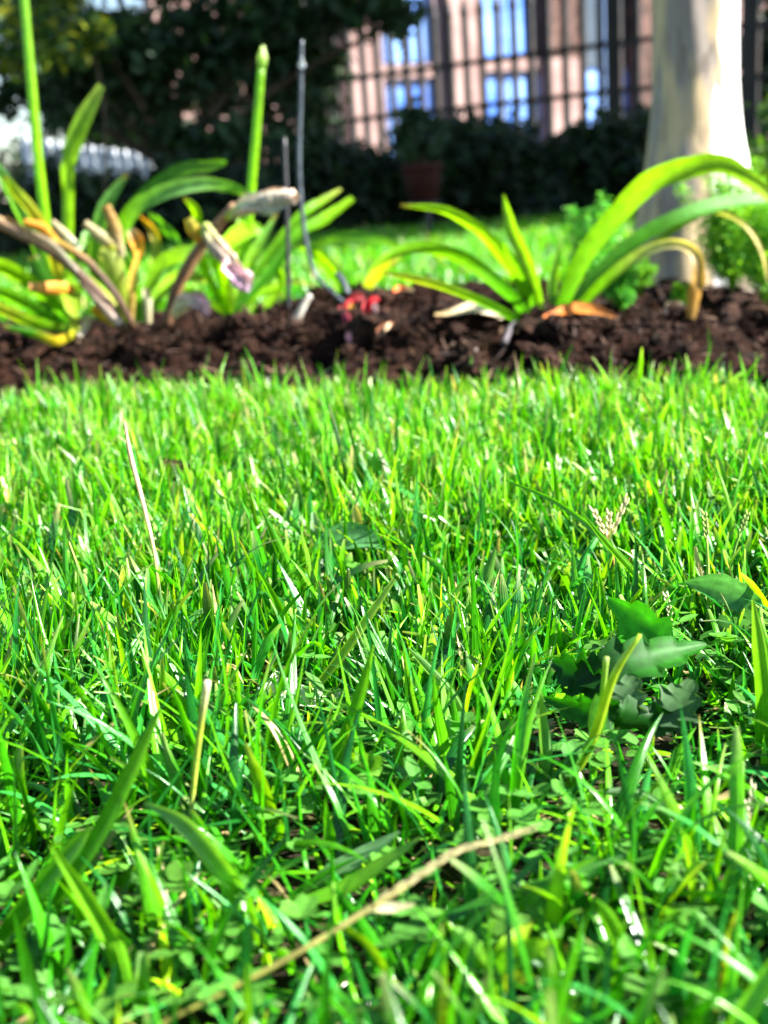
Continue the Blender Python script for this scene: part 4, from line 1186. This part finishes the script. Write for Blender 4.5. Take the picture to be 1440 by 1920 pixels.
def build_ferns():
    YGC = np.array([(0.10, 0.24, 0.015), (0.14, 0.28, 0.015), (0.06, 0.2, 0.03)])
    BGC = np.array([(0.03, 0.16, 0.03), (0.05, 0.20, 0.025), (0.07, 0.22, 0.02)])
    fern_plant('tall lacy green weed left of the pale trunk behind the arching leaf', 1105, 565, 1.70, 180, 7, 201, BGC * 1.3, 0.5)
    fern_plant('low lacy bluish weed just right of the strap leaved plants', 1165, 592, 1.47, 95, 9, 202, BGC * 1.2, 0.6)
    fern_plant('large lacy weed at the right edge in front of the trunk', 1372, 592, 1.68, 240, 26, 203, YGC * 1.1, 0.45)
    fern_plant('second lacy weed cut by the right edge of the picture', 1430, 598, 1.50, 185, 15, 204, YGC * 1.2, 0.5)
    fern_plant('tiny bright lacy weed beside the withered hanging leaf', 1272, 590, 1.5, 45, 4, 205, YGC, 0.5)
    fern_plant('small lacy weed in front of the trunk base', 1200, 585, 1.66, 70, 5, 206, YGC, 0.7)

# ------------------------------------------------------------------ single weeds, stalks and leaves in the lawn
def G(px, py, z=0.0):
    return on_ground(px, py, z)

def gd(px, py, z=0.0):
    return on_ground(px, py, z).y

def lawn_leaf(name, mat, parent, pts, wpx, cols, roll=35, **kw):
    """pts: (px, py, d)"""
    return leaf(name, mat, parent, pts, wpx, cols, roll, **kw)

def single_blade(label, pts, w, cols, roll=20, root=None, name='grass_shoot', group='long single grass blades', mat=None, lean=0.0, chan=0.2, **kw):
    """one long blade; its first point is where it leaves the turf"""
    x0, y0 = root or pts[0]
    d = gd(x0, y0)
    n = len(pts)
    o = leaf(name, mat or M_GRASS, None, [(x, y, d + lean * k / (n - 1)) for k, (x, y) in enumerate(pts)], w, cols, roll, thick=0.0004, chan=chan, **kw)
    tag(o, label, 'grass blade', group)
    for x, y in pts[:-1]:
        q = G(x, max(y, y0 - 120) + 45)
        HOLES.append((q.x, q.y, 0.013, 0.6))
    return o

def saw(depth_=0.45, teeth=5.0, sharp=1.0):
    def f(t, u):
        ph = (t * teeth) % 1.0
        return 1 - depth_ * (1 - ph) ** sharp if abs(u) > 0.4 else 1
    return f

def build_lawn_weeds():
    DG, MG, BG = (0.005, 0.055, 0.003), (0.014, 0.12, 0.004), (0.025, 0.10, 0.042)
    PG = (0.06, 0.14, 0.045)
    # toothed weed with lobed leaves
    b = G(1200, 1360)
    r = empty('toothed_weed', b, 'broad leaved weed with toothed dark green leaves in the right of the lawn', 'weed')
    d = b.y
    leaf('leaf', M_BROAD, r, [(1200, 1280, d - .01), (1205, 1225, d), (1195, 1170, d + .01), (1140, 1122, d + .02)], [50, 130, 150, 80, 8], [DG, (0.03, 0.26, 0.006), (0.04, 0.30, 0.006)], 12, chan=0.1, edge=saw(0.36, 5), n=60)
    leaf('leaf', M_BROAD, r, [(1080, 1275, d - .015), (1160, 1248, d - .02), (1240, 1228, d - .015), (1325, 1208, d - .005)], [40, 120, 90, 8], [DG, DG, MG, MG], 22, chan=0.15, edge=saw(0.36, 5), n=60)
    leaf('leaf', M_BROAD, r, [(1320, 1350, d - .03), (1230, 1352, d - .036), (1140, 1335, d - .04), (1080, 1328, d - .036), (1020, 1308, d - .03)], [20, 74, 84, 70, 6], [DG, DG, MG, MG], 20, chan=0.2, edge=saw(0.45, 7), n=66)
    leaf('leaf', M_BROAD, r, [(1150, 1352, d - .034), (1172, 1310, d - .034), (1190, 1268, d - .03)], [40, 110, 30], [PG, (0.08, 0.16, 0.07), PG], 8, chan=0.1, edge=saw(0.42, 4), n=44)
    leaf('leaf', M_BROAD, r, [(1230, 1352, d - .036), (1275, 1315, d - .034), (1300, 1275, d - .03)], [50, 110, 16], [(0.05, 0.11, 0.05), PG, PG], 8, chan=0.1, edge=saw(0.42, 4), n=44)
    leaf('leaf', M_BROAD, r, [(1140, 1300, d - .02), (1080, 1262, d - .012), (1030, 1236, d)], [60, 110, 8], [DG, DG, DG], 25, edge=saw(0.5, 4), n=44)
    HOLES.append((b.x - 0.005, b.y - 0.035, 0.07, 0.42))
    HOLES.append((b.x - 0.035, b.y - 0.01, 0.05, 0.5))
    HOLES.append((b.x, b.y + 0.02, 0.055, 0.35))
    # downy oval leaves at the right edge
    b = G(1400, 1215)
    r = empty('downy_weed', b, 'weed with downy blue green oval leaves near the right edge', 'weed')
    d = b.y
    leaf('leaf', M_BROAD, r, [(1430, 1180, d), (1400, 1130, d), (1350, 1100, d + .01), (1285, 1092, d + .02)], [26, 56, 62, 8], [BG, (0.06, 0.2, 0.09), (0.05, 0.18, 0.07)], 18, chan=0.12, edge=saw(0.12, 9), n=26)
    leaf('leaf', M_BROAD, r, [(1440, 1215, d - .01), (1400, 1190, d - .01), (1345, 1165, d)], [20, 66, 30], [BG, (0.07, 0.2, 0.1), BG], 18, chan=0.12, edge=saw(0.12, 8), n=24)
    HOLES.append((b.x - 0.01, b.y - 0.015, 0.04, 0.5))
    # smooth oval-leaved weed in the middle
    b = G(640, 1090)
    r = empty('oval_leaved_weed', b, 'weed with two rounded grey green leaves in the middle of the lawn', 'weed')
    d = b.y
    leaf('leaf', M_BROAD, r, [(612, 1060, d), (610, 1030, d), (645, 1008, d), (690, 1012, d - .005), (722, 1030, d - .01)], [16, 44, 58, 46, 8], [(0.04, 0.2, 0.03), (0.05, 0.2, 0.05), (0.08, 0.24, 0.08), (0.06, 0.22, 0.05)], 22, chan=0.18, n=28)
    leaf('leaf', M_BROAD, r, [(606, 1065, d + .01), (600, 1020, d + .012), (588, 960, d + .016)], [20, 44, 8], [(0.14, 0.3, 0.1), (0.2, 0.36, 0.16), (0.24, 0.38, 0.2)], 10, n=20)
    tube('stem', M_BROAD, r, [(612, 1095, d), (610, 1060, d)], [4, 4], [(0.3, 0.15, 0.04), (0.2, 0.25, 0.05)], n=6, ns=7)
    HOLES.append((b.x + 0.005, b.y - 0.03, 0.035, 0.6))
    # dark oval leaf on a stem
    b = G(565, 1215)
    r = empty('oval_leaved_weed', b, 'single dark oval leaf on a thin stem left of centre in the lawn', 'weed')
    d = b.y
    leaf('leaf', M_BROAD, r, [(552, 1160, d), (525, 1140, d - .004), (485, 1112, d - .008)], [14, 40, 12], [(0.012, 0.11, 0.012), (0.02, 0.18, 0.015), (0.03, 0.2, 0.02)], 25, n=20)
    tube('stem', M_BROAD, r, [(552, 1220, d), (550, 1190, d), (552, 1160, d)], [5, 4, 4], [(0.03, 0.06, 0.02), (0.03, 0.1, 0.02)], n=8, ns=7)
    # clover sprig in focus
    b = G(715, 1520)
    d = b.y
    r = empty('clover_sprig', b, 'three leaved clover sprig with a thin stem below the centre of the lawn', 'clover')
    tube('stem', M_BROAD, r, [(720, 1520, d), (705, 1480, d), (692, 1448, d)], [4, 3.5, 3], [G1, G3, G3], n=8, ns=7)
    for tip in ((662, 1424), (690, 1412), (716, 1424), (714, 1448)):
        leaf('leaflet', M_BROAD, r, [(692, 1444, d - .001), ((692 + tip[0]) / 2, (1440 + tip[1]) / 2, d - .002), (tip[0], tip[1], d - .003)], [6, 26, 20], [(0.12, 0.3, 0.03), (0.12, 0.32, 0.03)], 20, n=10, nc=5)
    HOLES.append((b.x, b.y, 0.02, 0.45))
    for lab, px, py, s in (('small clover sprig lying low right of the larger three leaved one', 780, 1515, 0.8), ('round leaved clover sprig at the left edge of the lawn', 55, 1370, 1.5), ('clover sprig half shaded just below the rounded grey leaves', 690, 1215, 1.4),
                           ('clover sprig beside the pale fallen leaf', 600, 1400, 1.2), ('folded pair of round leaves in the lower right corner area', 1290, 1740, 1.7)):
        b = G(px, py + 40 * s); d = b.y
        r = empty('clover_sprig', b, lab, 'clover')
        tube('stem', M_BROAD, r, [(px + 8, py + 45 * s, d), (px, py, d)], [3.5, 3], [G1, G3], n=6, ns=6)
        for k in range(3):
            a = 0.5 + k * 2.1
            tx, ty = px + 30 * s * math.cos(a), py - 18 * s * math.sin(a) - 6
            leaf('leaflet', M_BROAD, r, [(px, py, d), ((px + tx) / 2, (py + ty) / 2 - 2, d - .002), (tx, ty, d - .003 + 0.006 * math.sin(a))], [6, 30 * s, 22 * s], [(0.08, 0.26, 0.03), (0.10, 0.3, 0.03)], 25, n=10, nc=5)
        HOLES.append((b.x, b.y - 0.005, 0.018, 0.5))
    # bright little plant at the bottom
    b = G(930, 1900)
    d = b.y
    r = empty('seedling_weed', b, 'bright green seedling with glossy oval leaves at the bottom of the picture', 'weed')
    tube('stem', M_BROAD, r, [(930, 1915, d), (925, 1850, d), (920, 1810, d)], [9, 8, 6], [G1, G3, G3], n=8, ns=8)
    leaf('leaf', M_BROAD, r, [(915, 1820, d), (890, 1790, d - .003), (868, 1760, d - .005), (850, 1740, d - .006)], [14, 40, 40, 10], [G1, (0.12, 0.34, 0.03), (0.2, 0.42, 0.1)], 20, n=18)
    leaf('leaf', M_BROAD, r, [(922, 1815, d), (950, 1775, d), (978, 1750, d + .004), (998, 1730, d + .006)], [14, 34, 30, 6], [G1, G3, YG], 20, n=18)
    leaf('leaf', M_BROAD, r, [(922, 1825, d - .002), (960, 1800, d - .006), (1000, 1780, d - .008), (1030, 1765, d - .008)], [16, 44, 44, 8], [G2, G1, G3], 20, n=18)
    leaf('leaf', M_BROAD, r, [(928, 1860, d - .004), (960, 1840, d - .008), (1000, 1830, d - .01)], [14, 36, 8], [G1, YG, YG], 20, n=16)
    leaf('leaf', M_BROAD, r, [(926, 1870, d - .004), (905, 1855, d - .006), (888, 1840, d - .008)], [14, 30, 8], [G1, PG, PG], 20, n=16)
    HOLES.append((b.x, b.y, 0.03, 0.4))
    # pale crumpled leaf
    b = G(570, 1330)
    d = b.y
    r = empty('pale_dead_leaf', b, 'pale whitish crumpled leaf lying in the grass left of centre', 'dead leaf')
    leaf('blade', M_DRY, r, [(500, 1310, d), (530, 1300, d - .003), (575, 1315, d - .005), (640, 1300, d)], [30, 62, 56, 20], [(0.7, 0.76, 0.56), (0.76, 0.78, 0.66), (0.6, 0.7, 0.5), (0.5, 0.62, 0.34)], 40, chan=0.3, edge=saw(0.25, 5), n=24)
    leaf('blade', M_DRY, r, [(505, 1320, d + .004), (515, 1290, d + .006), (520, 1258, d + .01)], [30, 40, 10], [(0.7, 0.76, 0.56), (0.75, 0.78, 0.64)], 14, chan=0.2, n=16)
    HOLES.append((b.x, b.y - 0.015, 0.04, 0.45))
    # yellow and white fallen petal
    b = G(482, 1225)
    tag(leaf('fallen_petal', M_DRY, None, [(478, 1225, b.y), (484, 1205, b.y), (472, 1180, b.y)], [16, 18, 5], [PNK, YE, YE], 14, n=12), 'small yellow and pink fallen petal among the grass', 'petal')
    # brown clod on the lawn
    c = G(325, 880, 0.036); k = 0.010
    V, F = ICO3
    rg = np.random.default_rng(66)
    vv = V * (1 + 0.22 * rg.standard_normal((len(V), 1))) * np.array((1.0, 0.9, 0.7)) * k + np.array(c)
    tag(link('soil_clod', np_mesh('soil_clod', vv, F, smooth=False), M_CLOD), 'lone dark brown clod of soil lying on the grass at left', 'clod')
    # stalks
    GS = 'dry stalks in the lawn'
    d0 = gd(310, 1215)
    s = empty('grass_stalk', G(310, 1215), 'tall thin pale stalk rising above the grass at left', 'stalk', GS)
    tube('stem', M_DRY, s, [(312, 1220, d0), (300, 1130, d0), (288, 1030, d0), (266, 935, d0 + .01), (246, 860, d0 + .015), (233, 790, d0 + .02)], [3.6, 3.5, 3.5, 4.2, 5, 2], [(0.2, 0.36, 0.05), (0.3, 0.4, 0.08), (0.6, 0.5, 0.26), (0.6, 0.44, 0.28), (0.42, 0.26, 0.14)], n=24, ns=7)
    d0 = gd(352, 1610)
    s = empty('grass_stalk', G(352, 1610), 'yellow green cut stalk standing upright in the lower left grass', 'stalk', GS)
    tube('stem', M_DRY, s, [(350, 1612, d0), (362, 1480, d0 - .003), (376, 1360, d0 - .006), (389, 1278, d0 - .01)], [4, 5.5, 6.5, 7], [(0.5, 0.44, 0.28), (0.36, 0.46, 0.06), (0.4, 0.5, 0.05), (0.6, 0.54, 0.36)], n=16, ns=9)
    s = empty('grass_stalk', G(1130, 1500), 'yellow green stalk pair crossing in front of the toothed weed', 'stalk', GS)
    d0 = gd(1060, 1480)
    tube('stem', M_GRASS, s, [(1050, 1500, d0), (1110, 1390, d0 - .005), (1150, 1270, d0 - .01), (1200, 1190, d0 - .012)], [8, 9, 8, 4], [(0.2, 0.36, 0.02), (0.32, 0.44, 0.02), (0.28, 0.42, 0.03)], n=18, ns=8)
    tube('stem', M_GRASS, s, [(1118, 1380, d0 - .004), (1130, 1300, d0 - .004), (1137, 1232, d0 - .004)], [4, 5, 6], [(0.24, 0.42, 0.03), (0.2, 0.38, 0.03), (0.26, 0.38, 0.08)], n=12, ns=8)
    # long straw with a seed spike lying over the grass
    s = empty('straw_stalk', G(560, 1830), 'long pale straw with a seed spike lying across the lower grass', 'stalk', GS)
    up = lambda q: [(x, y, on_ground(x, y, z).y) for x, y, z in q]
    pts = up([(270, 1935, .024), (430, 1855, .028), (560, 1785, .031), (690, 1705, .034), (760, 1662, .036)])
    for x, y in ((330, 1915), (430, 1865), (530, 1810), (620, 1760), (700, 1710), (780, 1665), (860, 1620), (940, 1590), (990, 1575)):
        q = G(x, y + 25, 0.01); HOLES.append((q.x, q.y, 0.018, 0.5))
    tube('stem', M_DRY, s, pts, [3.6, 5, 5.6, 6, 5.5], [(0.13, 0.15, 0.02), (0.17, 0.17, 0.03), (0.19, 0.18, 0.05), (0.22, 0.20, 0.07)], n=22, ns=9)
    ear = up([(700, 1698, .034), (780, 1645, .036), (850, 1600, .038), (920, 1578, .038), (992, 1556, .038)])
    C = catmull([P(*p) for p in ear], 22)
    for i in range(21):
        ax = Vector(C[i + 1] - C[i]).normalized()
        sd = ax.cross(Vector((0, 0, 1))).normalized() * (0.0008 if i % 2 else -0.0008)
        c0 = Vector(C[i]); e = c0 + ax * 0.007 + sd * 1.2
        link('seed', tube_mesh('seed', [c0, (c0 + e) / 2 + sd * 0.6, e], [0.0004, 0.0007 * (1.1 - i / 40), 0.0002], [(0.18, 0.18, 0.05), (0.24, 0.22, 0.09), (0.28, 0.25, 0.13)], n=6, ns=6, seed=i), M_DRY, s)
    link('spike_axis', tube_mesh('spike_axis', [tuple(c) for c in C[::4]], [0.0007, 0.0005], [(0.2, 0.19, 0.08), (0.2, 0.19, 0.08)], n=16, ns=6), M_DRY, s)
    leaf('bract', M_DRY, s, up([(690, 1705, .034), (735, 1702, .033), (778, 1696, .033)]), [12, 22, 6], [(0.24, 0.26, 0.1), (0.32, 0.3, 0.18), (0.26, 0.24, 0.12)], 20, n=12)
    # seed heads
    def seed_head(label, stem, tips, col, seedcol, w=3.2, ns=9):
        x0, y0 = stem[0]; d = gd(x0, y0)
        s = empty('seed_head', G(x0, y0), label, 'seed head', 'grass seed heads')
        tube('stem', M_DRY, s, [(x, y, d) for x, y in stem], [w, w * 0.9, w * 0.7], [col, col, col], n=12, ns=6)
        tx, ty = stem[-1]
        for q, (ex, ey) in enumerate(tips):
            tube('branch', M_DRY, s, [(tx, ty, d + .002 * q), (ex, ey, d + .002 * q)], [1.6, 1.0], [col, seedcol], n=5, ns=5)
            for i in range(ns):
                u = i / ns
                ax, ay = tx + (ex - tx) * u, ty + (ey - ty) * u
                bx, by = tx + (ex - tx) * (u + 2.2 / ns) + (4 if i % 2 else -4), ty + (ey - ty) * (u + 2.2 / ns)
                tube('seed', M_DRY, s, [(ax, ay, d + .002 * q), ((ax + bx) / 2 + (2 if i % 2 else -2), (ay + by) / 2, d + .002 * q), (bx, by, d + .002 * q)], [1.2, 2.8, 0.6], [seedcol, tuple(min(1, v * 1.2) for v in seedcol), seedcol], n=5, ns=5)
    seed_head('forked pale seed head on a rusty stem right of the lawn centre', [(1162, 1130), (1152, 1060), (1140, 1015)], [(1112, 955), (1142, 960), (1175, 935)], (0.5, 0.3, 0.08), (0.66, 0.58, 0.34))
    seed_head('slim green seed spike standing near the right edge', [(1328, 1190), (1328, 1080), (1325, 1010)], [(1320, 960)], (0.3, 0.46, 0.08), (0.36, 0.44, 0.12))
    seed_head('second green seed spike leaning right near the right edge', [(1355, 1150), (1375, 1040), (1388, 1000)], [(1402, 960)], (0.2, 0.4, 0.06), (0.3, 0.42, 0.1))
    seed_head('pale seed spike above the toothed weed leaf', [(1262, 1215), (1262, 1180), (1258, 1160)], [(1248, 1115)], (0.3, 0.46, 0.1), (0.6, 0.6, 0.36))
    seed_head('feathery cream seed head at the right edge of the lower lawn', [(1400, 1580), (1402, 1555), (1405, 1530)], [(1385, 1485), (1412, 1470), (1438, 1500)], (0.5, 0.5, 0.2), (0.74, 0.7, 0.52), 3.2, 7)
    seed_head('small tan seed head in front of the rounded grey leaves', [(545, 1065), (560, 1025), (570, 1000)], [(578, 985), (566, 988)], (0.5, 0.36, 0.1), (0.6, 0.42, 0.12), 3, 6)
    seed_head('white seed head above the forked one in the far grass', [(1065, 960), (1050, 925), (1040, 905)], [(1030, 870), (1048, 860)], (0.5, 0.52, 0.3), (0.76, 0.74, 0.62), 3, 7)
    # long single blades
    A, B, C_, D = (0.07, 0.28, 0.008), (0.13, 0.36, 0.012), (0.08, 0.22, 0.06), (0.16, 0.34, 0.03)
    single_blade('long thin blade crossing the right of the lawn diagonally', [(1250, 1160), (1190, 1075), (1120, 1000), (1040, 940), (948, 900)], [12, 15, 13, 9, 3], [B, C_, A, A], 15, lean=0.02)
    single_blade('long blade slanting just right of the forked pale seed head', [(1270, 1180), (1200, 1090), (1130, 1010), (1090, 960)], [12, 14, 11, 3], [B, B, A], 20)
    single_blade('wide dark and white folded blade left of the rounded leaves', [(556, 1120), (535, 1060), (512, 1005), (490, 955)], [24, 24, 18, 3], [A, A, (0.03, 0.16, 0.01)], 30, chan=0.35)
    single_blade('upright bright blade between the folded dark blade and the rounded leaves', [(566, 1170), (566, 1100), (564, 1020)], [14, 16, 4], [B, B, A], 10)
    single_blade('broad arching blade in the lower left foreground', [(478, 1790), (460, 1700), (400, 1605), (340, 1540), (270, 1505)], [30, 46, 44, 36, 5], [B, B, (0.12, 0.28, 0.06), C_], 34, lean=0.01)
    single_blade('thick blade leaning left at the bottom left edge', [(-20, 1800), (60, 1690), (140, 1590), (170, 1550)], [40, 44, 34, 6], [A, A, B], 24)
    single_blade('bright blade bending right in the lower left corner', [(240, 1890), (215, 1780), (160, 1680), (95, 1585)], [38, 40, 34, 5], [A, B, B], 24)
    single_blade('upright bright blade near the bottom left centre', [(262, 1920), (266, 1850), (270, 1785)], [26, 28, 22], [A, B, (0.2, 0.36, 0.12)], 12)
    single_blade('tall bright blade at the bottom centre', [(828, 1930), (825, 1830), (828, 1745)], [30, 32, 14], [B, B, A], 10)
    single_blade('blade right of the glossy seedling', [(1055, 1930), (1040, 1840), (1030, 1770)], [26, 32, 10], [A, A, C_], 16)
    single_blade('wide blade slanting left in the lower right grass', [(1195, 1870), (1170, 1790), (1140, 1720), (1115, 1685)], [30, 36, 30, 5], [A, B, A], 22)
    single_blade('narrow yellow green blade in the lower right corner', [(1352, 1890), (1356, 1820), (1362, 1760), (1385, 1700)], [14, 18, 14, 4], [TAN, YG, YG], 14)
    single_blade('pale blue green leaf entering from the right edge', [(1460, 1600), (1400, 1585), (1340, 1572), (1272, 1572)], [46, 44, 38, 6], [(0.14, 0.28, 0.14), (0.10, 0.26, 0.12), (0.16, 0.32, 0.16)], 40)
    single_blade('grey green arching leaf above the pale blue green one at right', [(1262, 1560), (1230, 1515), (1180, 1490), (1112, 1485)], [22, 34, 30, 5], [A, (0.14, 0.28, 0.12), (0.2, 0.32, 0.18)], 36)
    single_blade('upright bright blade at the right edge beside the downy leaves', [(1430, 1420), (1432, 1300), (1424, 1210), (1412, 1125)], [26, 34, 30, 5], [A, B, D], 12)
    single_blade('long dark blade slanting across the lower right', [(690, 1790), (800, 1740), (920, 1690), (1040, 1650), (1170, 1605)], [22, 26, 24, 20, 4], [A, (0.02, 0.15, 0.02), A, C_], 40, root=(930, 1800))
    single_blade('straight pale blade in front of the dark shade at centre', [(1030, 1480), (1022, 1390), (1012, 1290)], [20, 24, 5], [C_, (0.12, 0.3, 0.08), D], 14)
    single_blade('pale curved blade pointing left below the centre', [(880, 1380), (850, 1310), (800, 1250), (765, 1215)], [16, 22, 18, 4], [B, (0.2, 0.38, 0.12), (0.16, 0.36, 0.08)], 28)
    single_blade('long olive blade rising right from the shade at centre', [(590, 1500), (650, 1380), (680, 1290), (700, 1210)], [22, 30, 24, 4], [A, A, B], 24)
    single_blade('yellow green flat stalk crossing the centre', [(560, 1330), (640, 1230), (690, 1160), (740, 1085)], [14, 18, 16, 8], [D, (0.24, 0.4, 0.03), (0.26, 0.42, 0.06)], 14, name='grass_stalk')
    single_blade('blue green broad blade standing right of centre', [(905, 1150), (912, 1090), (928, 1030)], [26, 30, 6], [C_, (0.12, 0.28, 0.12), C_], 16)
    single_blade('wet shiny leaf slanting below the centre', [(560, 1690), (620, 1640), (690, 1600), (750, 1560)], [26, 40, 36, 6], [A, (0.16, 0.34, 0.14), (0.2, 0.36, 0.16)], 36)
    single_blade('flat bright blade lying below the wet shiny leaf', [(545, 1700), (640, 1670), (720, 1620), (790, 1570)], [20, 38, 34, 5], [A, B, D], 40, root=(600, 1740))
    single_blade('dark thick blade leaning right in the lower left', [(100, 1700), (190, 1560), (250, 1440), (302, 1330)], [30, 36, 32, 5], [A, A, B], 24, root=(160, 1740))

build_ground()
build_bed()
build_house()
build_fence()
build_trees()
build_shrubs()
build_picket()
build_far_lawn()
build_clods()
build_mulch()
build_trunk()
build_lawn_weeds()
build_lawn()
build_clover()
build_pot()
build_right_plants()
build_left_plants()
build_ferns()
build_bed_bits()
